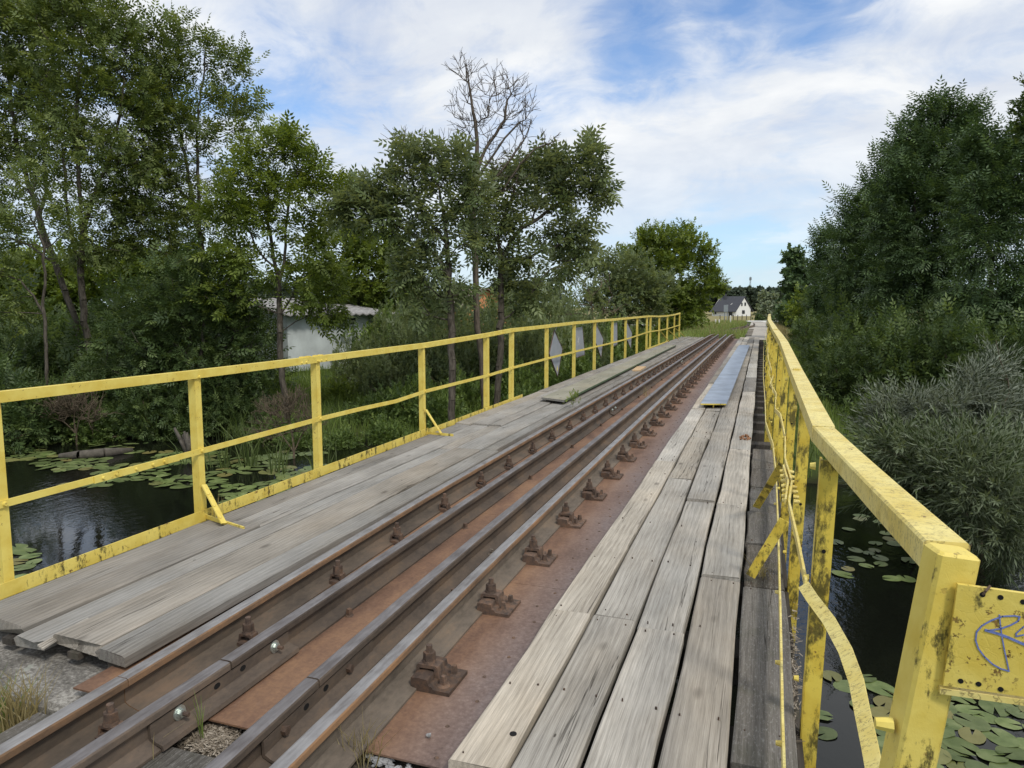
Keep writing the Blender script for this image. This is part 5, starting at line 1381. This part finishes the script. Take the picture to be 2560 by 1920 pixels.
def tuft(name, label, cat, p, n, h, w_, mat_, r, lean=.4, group=None):
    q = np.array(p) + np.stack([RNG.normal(0, r, n), RNG.normal(0, r, n), np.zeros(n)], 1)
    V, F, T = blades(q, h, w_, lean)
    o = np.array(p)
    return tag(link(name, np_mesh(name, V - o, F, mat_, False, T), None, p), label, cat, group)
for px, py, n, h, lab in ((560, 1175, 26, .85, 'upright reed tuft among the lily pads under the mid rail splice'), (625, 1170, 34, .95, 'dense reed tuft next to the first reed tuft in the pads'), (470, 1165, 12, .6, 'thin reed tuft beside the fallen log'),
                          (1660 * .4823, 1190, 30, .9, 'reed tuft at the bank beside the brown twiggy bush'), (690, 1190, 22, .8, 'short reed tuft at the edge of the broad pad field')):
    tuft('reed_tuft', lab, 'reeds', onz(px, py, WATER_Z - .05), n, h, .022, REED, .10, .5)
for k in range(16):
    px = -20 + k * 55 + random.uniform(-15, 15)
    x = onz(px, 1105, -1.4); y = float(bank(x.x)) + .1
    tuft('bank_reed', 'green reed clump rooted at the far water edge', 'reeds', (x.x, y, -1.55), 40, random.uniform(.6, 1.1), .022, REED if k % 3 else GRASS, .22, .45, 'reed clumps at the far water edge')
tuft('reed_bed', 'tall reed bed at the left end of the far bank', 'reeds', onz(40, 1085, -1.5), 160, 1.5, .024, REED, .55, .25)
tree('brown_bush', 'bare brown twiggy bush arching over the water edge', 14.6, [[(735, 1130), (730, 1080), (720, 1030)], [(735, 1120), (690, 1070)], [(735, 1125), (770, 1060)]],
     [(700, 1030, 50, 30), (740, 1010, 40, 25), (670, 1080, 40, 25), (760, 1060, 30, 30)], None, None, BARK_TWIG, r_base=.03, att=420, dead=True, r_tip=.006, cat='bush')
tree('brown_bush', 'brown dead twig tangle at the water edge below the leaning ash', 16.0, [[(190, 1085), (185, 1030), (180, 990)]],
     [(190, 1010, 60, 35), (150, 1030, 50, 30), (230, 1040, 40, 25)], None, None, BARK_TWIG, r_base=.03, att=260, dead=True, r_tip=.007, cat='bush')
lg = MB().tube([onz(150, 1140, -1.47), onz(200, 1138, -1.43), onz(260, 1132, -1.42), onz(330, 1126, -1.47)], [.05, .10, .10, .06], 8).build('fallen_log', HAY, smooth=True)
tag(lg, 'dark fallen log floating among the far lily pads', 'log')
st = MB(); sp_ = at(470, 1090, 14.6)
for k in range(14): st.cyl(Vector((sp_.x, sp_.y, -1.45)), Vector((sp_.x, sp_.y, -1.2)) + Vector((random.uniform(-.3, .3), random.uniform(-.2, .2), random.uniform(.0, .35))), .06, 6, .02)
tag(st.build('root_stump', HAY, smooth=True), 'gnarled root stump at the water edge behind the reeds', 'stump')
# ---- lily pads
def pad_mesh(seed):
    r = np.random.default_rng(seed); n = 15; v = [(0, 0, .004)]; f = []
    for i in range(n + 1):
        t = .22 + (6.283 - .44) * i / n
        q = 1 + r.normal(0, .03); v.append((math.cos(t) * q * 1.12, math.sin(t) * q * .92, .006 + r.normal(0, .012)))
    f = [(0, i, i + 1, i + 1) for i in range(1, n + 1)]
    me = bpy.data.meshes.new('lily_pad'); me.from_pydata(v, [], [(0, i, i + 1) for i in range(1, n + 1)]); me.materials.append(PAD); me.update(); return me
PM = [pad_mesh(i) for i in range(5)]
PADS = []
def pads(n, px0, px1, py0, py1, r0, r1, label, group, shape=None, gap=.75):
    k = tries = 0
    while k < n and tries < n * 60:
        tries += 1
        px, py = random.uniform(px0, px1), random.uniform(py0, py1)
        if shape and not shape(px, py): continue
        p = onz(px, py, WATER_Z); r = random.uniform(r0, r1)
        if p.y > float(bank(p.x)) - .35: continue
        if any((p.x - q[0]) ** 2 + (p.y - q[1]) ** 2 < (gap * (r + q[2])) ** 2 for q in PADS): continue
        PADS.append((p.x, p.y, r)); k += 1
        o = tag(link('lily_pad', PM[k % 5], None, (p.x, p.y, WATER_Z + .006 + random.uniform(0, .006))), label, 'lily pad', group)
        o.scale = (r, r, r * .6); o.rotation_euler = (random.gauss(0, .05), random.gauss(0, .05), random.uniform(0, 6.28))
def clus(px, py): return math.sin(px * .021 + 1) * math.sin(py * .09 + px * .006) > -.25
LP = ('round green lily pad in the wide drift off the far bank', 'lily pads off the far bank')
pads(62, 10, 330, 1108, 1172, .11, .19, *LP, clus)
pads(34, 140, 420, 1150, 1215, .11, .18, *LP, clus)
pads(110, 330, 815, 1130, 1222, .11, .18, *LP, lambda x, y: clus(x, y) and y < 1150 + .16 * (x - 330) + 60)
pads(20, 560, 720, 1215, 1262, .10, .16, *LP, clus)
pads(9, 20, 110, 1360, 1500, .10, .16, 'lone lily pad floating near the corner of the left toe board', 'lily pads by the left toe board')
pads(26, 2085, 2300, 1285, 1450, .07, .12, 'lily pad floating in the shade under the silvery willow', 'lily pads under the willow', lambda x, y: math.sin(x * .05) * math.sin(y * .06) > -.2)
pads(66, 2200, 2620, 1715, 1960, .075, .125, 'large lily pad in the cluster below the yellow barrier plate', 'lily pads below the barrier plate', None, .72)
pads(6, 2040, 2210, 1680, 1950, .08, .13, 'lily pad floating between the right railing posts', 'lily pads between the right posts', None, .8)
# ---- small plants and debris on the deck end
tuft('dry_grass_tuft', 'dry straw tuft at the corner of the concrete abutment', 'grass', Vector((-2.98, 2.03, -.26)), 120, .28, .006, DRYGRASS, .05, .35)
tuft('dry_grass_tuft', 'green and straw grass tuft below the concrete edge', 'grass', Vector((-3.16, 2.03, -.28)), 120, .24, .007, GRASS, .05, .4)
tuft('dry_grass_tuft', 'thin straw tuft beside the right running rail end', 'grass', onz(905, 1905, -.12), 46, .16, .004, DRYGRASS, .035, .45)
tuft('weed_stem', 'thin seeding grass stem growing between the guard rails', 'weed', onz(500, 1850, -.12), 9, .20, .004, GRASS, .012, .3)
tuft('weed_stem', 'dry seed stalk leaning across the left guard rail', 'weed', onz(385, 1915, -.12), 2, .24, .005, DRYGRASS, .004, .6)
tuft('weed_stem', 'little dry tuft caught between the right guard rail and running rail', 'weed', onz(1620, 990, -.07), 26, .20, .006, DRYGRASS, .08, .6)
tuft('dry_grass_tuft', 'dead grass caught at the foot of the near right brace', 'grass', onz(1900, 1440, -.01), 60, .09, .003, DRYGRASS, .028, .9)
tuft('weed_stem', 'grey dry weed twig behind the near left brace', 'weed', onz(545, 1298, -.02), 10, .22, .006, DRYGRASS, .02, .25)
sp0 = onz(1432, 1018, .0)
P = np.array(sp0) + np.stack([RNG.normal(0, .05, 26), RNG.normal(0, .05, 26), RNG.uniform(.03, .22, 26)], 1)
V, F, T = spray_arrays(P, RNG.normal(0, .6, P.shape) + np.array([0, 0, .6]), 'round', .07)
sr = thing('sapling', 'small bright leafy sapling growing from the planks by the long board', 'sapling', sp0)
link('leaves', np_mesh('leaves', V - np.array(sp0), F, LEAF_BRIGHT, False, np.clip(T + .3, 0, 1)), sr, sp0)
MB().tube([sp0, sp0 + Vector((.01, 0, .12)), sp0 + Vector((-.01, .01, .2))], [.004, .003, .002], 5).build('stem', BARK_TWIG, sr)
def chips(name, label, px, py, rx, ry, n, z, L, mat_):
    P = np.array([tuple(onz(px + random.gauss(0, rx), py + random.gauss(0, ry), z)) for _ in range(n)])
    P[:, 2] += RNG.uniform(0, .014, n)
    d = RNG.normal(0, 1, (n, 3)); d[:, 2] *= .18; d /= np.linalg.norm(d, axis=1, keepdims=True)
    s = np.cross(d, np.array([0, 0, 1.0]) + RNG.normal(0, .3, (n, 3))); s /= np.linalg.norm(s, axis=1, keepdims=True)
    l = L * RNG.uniform(.4, 1.4, (n, 1)); w_ = l * RNG.uniform(.10, .3, (n, 1))
    V = np.stack([P - s * w_ / 2, P + s * w_ / 2, P + d * l + s * w_ / 3, P + d * l - s * w_ / 3], 1).reshape(-1, 3)
    tag(link(name, np_mesh(name, V, np.arange(4 * n).reshape(-1, 4), mat_, False, np.repeat(RNG.random(n), 4))), label, 'debris', kind='stuff')
chips('dry_chips', 'dry leaf and bark litter between the guard rails', 525, 1845, 38, 20, 2200, -.120, .022, CHIP)
chips('rail_litter', 'dry litter caught beside the right guard rail', 1228, 1380, 9, 6, 90, -.07, .018, CHIP)
chips('edge_litter', 'brown litter along the outer edge of the dark planks', 1985, 1690, 6, 90, 420, -.09, .022, CHIP)
gv = MB()
def stone(mbx, c, r):
    ph = RNG.random(3) * 6; v = []
    for a in range(5):
        for b in range(7):
            th_, p_ = math.pi * (a + .3) / 5.0, 6.283 * b / 7
            k = r * (1 + RNG.normal(0, .16)); v.append(c + Vector((math.sin(th_) * math.cos(p_) * k, math.sin(th_) * math.sin(p_) * k * .8, math.cos(th_) * k * .65)))
    f = [(a * 7 + b, a * 7 + (b + 1) % 7, a * 7 + 7 + (b + 1) % 7, a * 7 + 7 + b) for a in range(4) for b in range(7)] + [tuple(reversed(range(7))), tuple(range(28, 35))]
    mbx.add(v, f)
for k in range(150):
    px, py = random.gauss(965, 28), random.gauss(1870, 48)
    stone(gv, onz(px, py, -.105), random.uniform(.006, .019))
tag(gv.build('ballast_gravel', STONE), 'grey ballast gravel at the end of the rusty deck plate', 'gravel', kind='stuff')
gs2 = MB(); stone(gs2, onz(1072, 1838, -.068), .012)
tag(gs2.build('pebble', STONE), 'single grey pebble lying on the rusty plate', 'stone')

# ------------------------------------------------------------------ buildings and far things
def house_box(t, name, c, sx, sy, sz, rz, mat_):
    return MB().box(c, (sx, sy, sz), Matrix.Rotation(rz, 3, 'Z')).build(name, mat_, t)
# white shed behind the young tree
shed = thing('shed', 'low pale rendered shed with a corrugated grey roof behind the bank trees', 'shed', at(760, 900, 26))
A, B = at(722, 935, 25.5), at(968, 925, 29.0); zb_ = -.75
for p in (A, B): p.z = zb_
dr = (B - A).normalized(); nrm = Vector((dr.y, -dr.x, 0)); back = -nrm * 5
zt1 = 1.30
MB().add([A, B, B + back, A + back] + [p + Vector((0, 0, zt1 - zb_)) for p in (A, B, B + back, A + back)], [(0, 1, 5, 4), (1, 2, 6, 5), (2, 3, 7, 6), (3, 0, 4, 7), (4, 5, 6, 7)]).build('wall', WALL_SHED, shed)
rf = MB(); L_ = (B - A).length; nseg = 64
v = []
for i in range(nseg + 1):
    p = A + dr * (-.4 + (L_ + .8) * i / nseg); h = .035 * math.sin(i * 1.57)
    v += [p + nrm * .45 + Vector((0, 0, zt1 - zb_ + .02 + h)), p + back * 1.05 + Vector((0, 0, zt1 - zb_ + .62 + h)), p + back * 1.05 + Vector((0, 0, zt1 - zb_ + .58 + h)), p + nrm * .45 + Vector((0, 0, zt1 - zb_ - .03 + h))]
f = [(4 * i + j, 4 * i + (j + 1) % 4, 4 * i + 4 + (j + 1) % 4, 4 * i + 4 + j) for i in range(nseg) for j in range(4)]
rf.add(v, f).build('roof', ROOF_SHED, shed)
for px, py, w_, h in ((880, 803, .28, .26),):
    dq = ray(px, py); s_ = (A - CAM).dot(nrm) / dq.dot(nrm); c = CAM + dq * s_
    fo = MB().bar(c - dr * w_ / 2 + nrm * .02, c + dr * w_ / 2 + nrm * .02, .05, h).build('window', GLASS, shed)
    MB().bar(c - dr * (w_ / 2 + .05) + nrm * .03 - Vector((0, 0, h / 2 + .02)), c + dr * (w_ / 2 + .05) + nrm * .03 - Vector((0, 0, h / 2 + .02)), .08, .05).build('sill', WALL_SHED, fo)
# house glimpsed between the middle trees
oh = thing('orange_house', 'orange gabled house glimpsed between the leafy tree trunks', 'house', at(1160, 850, 48))
c = at(1165, 800, 48); z0 = -.8; zt = at(1150, 745, 48).z
rz = YAW + .5; Rm = Matrix.Rotation(rz, 3, 'Z')
def hp(x, y, z): return Vector((c.x, c.y, 0)) + Rm @ Vector((x, y, 0)) + Vector((0, 0, z))
MB().add([hp(-2.2, -3, z0), hp(2.2, -3, z0), hp(2.2, 3, z0), hp(-2.2, 3, z0), hp(-2.2, -3, zt - .8), hp(2.2, -3, zt - .8), hp(2.2, 3, zt - .8), hp(-2.2, 3, zt - .8), hp(0, -3, zt + .5), hp(0, 3, zt + .5)],
         [(0, 1, 5, 8, 4), (1, 2, 6, 5), (2, 3, 7, 9, 6), (3, 0, 4, 7)]).build('wall', ORANGE, oh)
MB().poly([hp(-2.7, -3.3, zt - 1.1), hp(0, -3.3, zt + .6), hp(0, 3.3, zt + .6), hp(-2.7, 3.3, zt - 1.1)], .08, (0, 0, 1)).poly([hp(2.7, -3.3, zt - 1.1), hp(2.7, 3.3, zt - 1.1), hp(0, 3.3, zt + .6), hp(0, -3.3, zt + .6)], .08, (0, 0, 1)).build('roof', ROOF_BROWN, oh)
wn_ = MB().add([hp(-.5, -3.02, zt - 1.6), hp(.5, -3.02, zt - 1.6), hp(.5, -3.02, zt - .7), hp(-.5, -3.02, zt - .7)], [(0, 1, 2, 3)])
wn_.build('window', GLASS, oh)
# the white house beyond the crossing
D = 260.0
hs = thing('white_house', 'white gabled house with a dark roof and skylight beyond the crossing', 'house', at(1850, 789, D))
def hq(px, py, dd=0.0): return at(px, py, D + dd)
gl, gr = hq(1840.5, 790), hq(1876, 789.5, 5.0)
lw = hq(1780, 791, 4.0)
zb2 = min(gl.z, gr.z, lw.z) - .4
ze = hq(1841, 772).z; zr = hq(1862.5, 741.5, 2.5).z
sidev = (gr - gl); sidev.z = 0; longv = (lw - gl); longv.z = 0
def hv(a, b, z): q = gl + sidev * a + longv * b; return Vector((q.x, q.y, z))
MB().add([hv(0, 0, zb2), hv(1, 0, zb2), hv(1, 1, zb2), hv(0, 1, zb2), hv(0, 0, ze), hv(1, 0, ze), hv(1, 1, ze), hv(0, 1, ze), hv(.5, 0, zr - .3), hv(.5, 1, zr - .3)],
         [(0, 1, 5, 8, 4), (1, 2, 6, 5), (2, 3, 7, 9, 6), (3, 0, 4, 7)]).build('wall', WALL_WHITE, hs)
slope = (zr - ze) / .5
ro = MB()
for s_ in (0, 1):
    e = -.12 if s_ == 0 else 1.12
    ro.poly([hv(e, -.05, ze - .12 * slope + .12), hv(.5, -.05, zr + .12), hv(.5, .92, zr + .12), hv(e, 1.03, ze - .12 * slope + .12)], .22, (0, 0, 1))
rf2 = ro.build('roof', ROOF_DARK, hs)
MB().box(hv(.42, .72, zr - .2), (.9, .9, 2.4)).build('chimney', ROOF_DARK, rf2)
sk = hq(1829, 759.5, 1.2)
def on_roof(px, py):
    n_ = (hv(.5, 0, zr) - hv(0, 0, ze)).cross(longv).normalized(); p0 = hv(0, 0, ze + .16)
    d = ray(px, py); return CAM + d * ((p0 - CAM).dot(n_) / d.dot(n_))
MB().poly([on_roof(826, 0) if False else on_roof(1826, 762), on_roof(1830, 759.5), on_roof(1832, 757.5), on_roof(1828, 760)], .1, (0, 0, 1)).build('skylight', POST_WHITE, rf2)
ng = sidev.cross(Vector((0, 0, 1))).normalized(); ng = ng if ng.dot(CAM - gl) > 0 else -ng
nl = longv.cross(Vector((0, 0, 1))).normalized(); nl = nl if nl.dot(CAM - gl) > 0 else -nl
def wall_quad(px0, py0, px1, py1, n_, p0, name):
    P = []
    for px, py in ((px0, py1), (px1, py1), (px1, py0), (px0, py0)):
        d = ray(px, py); P.append(CAM + d * ((p0 + n_ * .06 - CAM).dot(n_) / d.dot(n_)))
    o_ = MB().poly(P, .05, n_).build(name, GLASS, hs)
    fr2 = MB()
    for k in range(4): fr2.bar(P[k] + n_ * .02, P[(k + 1) % 4] + n_ * .02, .12, .12)
    fr2.build('window_frame', ROOF_DARK, o_)
    return o_
for q in ((1853.5, 757, 1856, 764.5), (1861.5, 756.5, 1864.5, 764), (1855.5, 776, 1861.5, 784)): wall_quad(*q, ng, gl, 'window')
for q in ((1787, 779, 1790.5, 785.5), (1822, 777, 1830.5, 790)): wall_quad(*q, nl, gl, 'window' if q[0] < 1800 else 'patio_door')
# sign board on two posts near the crossing
D2 = 74.0
sg = thing('road_sign', 'grey back of a rectangular sign on two posts by the crossing', 'sign', at(1815, 808, D2))
P = [at(px, py, D2) for px, py in ((1809.5, 780), (1820, 779.5), (1820.5, 761.5), (1809.5, 763))]
MB().poly(P, .03, (0, -1, 0)).build('panel', SIGN_GREY, sg)
for px in (1811.5, 1818.5):
    a = at(px, 808, D2); a.z = float(ground_z(a.x, a.y)) - .1; b = at(px, 762, D2)
    MB().cyl(a + Vector((0, .06, 0)), b + Vector((0, .06, 0)), .035, 8).build('post', SIGN_GREY, sg)
for i, (px, py, dd) in enumerate(((1789, 804, 62), (1798, 804, 62), (1826.5, 793, 66))):
    b = at(px, py, dd); gz = float(ground_z(b.x, b.y)) - .1
    tp = at(px, py - (0 if i < 2 else 0), dd).z
    o = MB().cyl((b.x, b.y, gz), (b.x, b.y, max(tp + .15, gz + .7)), .06, 8, .055).cyl((b.x, b.y, max(tp + .15, gz + .7)), (b.x, b.y, max(tp + .17, gz + .73)), .055, 8, .03).build('marker_post', POST_WHITE)
    tag(o, ['short white marker post in the grass nearest the railing tree', 'short white marker post next to another one in the grass', 'taller white marker post standing below the white house'][i], 'post')
bl = at(1905, 806, 92)
o = MB().box((bl.x, bl.y, float(ground_z(bl.x, bl.y)) + .12), (4.2, .4, .24), bev=.05).build('barrier_block', POST_WHITE)
tag(o, 'white concrete barrier beside the crossing road', 'barrier')
# fence posts before the house
for k in range(9):
    p = at(1800 + k * 11, 800, 118 + 2 * k); gz = float(ground_z(p.x, p.y))
    tag(MB().cyl((p.x, p.y, gz - .1), (p.x, p.y, gz + 1.2), .07, 6).cyl((p.x, p.y, gz + 1.2), (p.x, p.y, gz + 1.26), .07, 6, .02).build('fence_post', TIMBER), 'thin wooden fence post at the edge of the straw field', 'post', 'fence posts at the straw field')
# lattice mast
mp = at(1875.5, 716, 420); ms = thing('radio_mast', 'thin lattice radio mast above the pine wood', 'mast', (mp.x, mp.y, -1))
zt = at(1875.5, 692, 420).z
for dx, dy in ((-.6, -.4), (.6, -.4), (0, .6)): MB().cyl((mp.x + dx, mp.y + dy, -1.3), (mp.x + dx * .4, mp.y + dy * .4, zt), .09, 5).build('mast_leg', SIGN_GREY, ms)
br = MB()
for k in range(14):
    z = zt * (k + 1) / 15; br.bar((mp.x - .55, mp.y - .3, z), (mp.x + .55, mp.y - .3, z + .8), .08, .08)
br.build('lattice', SIGN_GREY, ms)
MB().box((mp.x, mp.y - .3, zt - 1.2), (1.3, .9, 1.6)).build('antenna', SIGN_GREY, ms)
# silvery willow tree right of the house
tree('silver_tree', 'pale silvery tree standing right of the white house', 120.0, [[(1915, 803), (1915, 770), (1913, 745)]],
     [(1916, 750, 9, 12), (1932, 752, 9, 14), (1908, 772, 10, 12), (1922, 772, 14, 16), (1938, 776, 9, 18), (1917, 790, 15, 9), (1935, 792, 13, 8)], 'clump', SILVER, r_base=.15, att=.75, sprays=12, size=.55, spread=.4)
tree('dark_bush', 'small round dark bush at the field edge', 100.0, [[(1897, 806), (1897, 797)]], [(1897, 796, 6, 5)], 'clump', LEAF_DARK, r_base=.05, att=6, sprays=12, size=.3, spread=.2, cat='bush')
# the pine wood behind everything: one far-off mass
pv, pf, pt, off = [], [], [], 0
for k in range(300):
    px = RNG.uniform(1640, 2060) if k % 3 else RNG.uniform(300, 3600); dep = RNG.uniform(300, 350) if px > 1500 else RNG.uniform(150, 230)
    p = at(px, 770, dep); h = RNG.uniform(8.0, 10.8) * (1.0 if dep > 280 else .9); r = RNG.uniform(2.2, 3.6)
    n = 62
    t = RNG.random(n) ** .8; a = RNG.random(n) * 6.28; rr_ = r * (1.15 - t) * RNG.random(n) ** .4
    Q = np.stack([p.x + rr_ * np.cos(a), p.y + rr_ * np.sin(a), -1.2 + h * (.06 + .94 * t)], 1)
    d = np.stack([np.cos(a), np.sin(a), RNG.normal(.4, .4, n)], 1)
    V, F, T = spray_arrays(Q, d, 'clump', 1.9)
    pv.append(V); pf.append(F + off); pt.append(T); off += len(V)
tag(link('pine_wood', np_mesh('pine_wood', np.concatenate(pv), np.concatenate(pf), PINE, False, np.concatenate(pt))), 'dark pine wood closing the horizon behind the house', 'wood', kind='stuff')
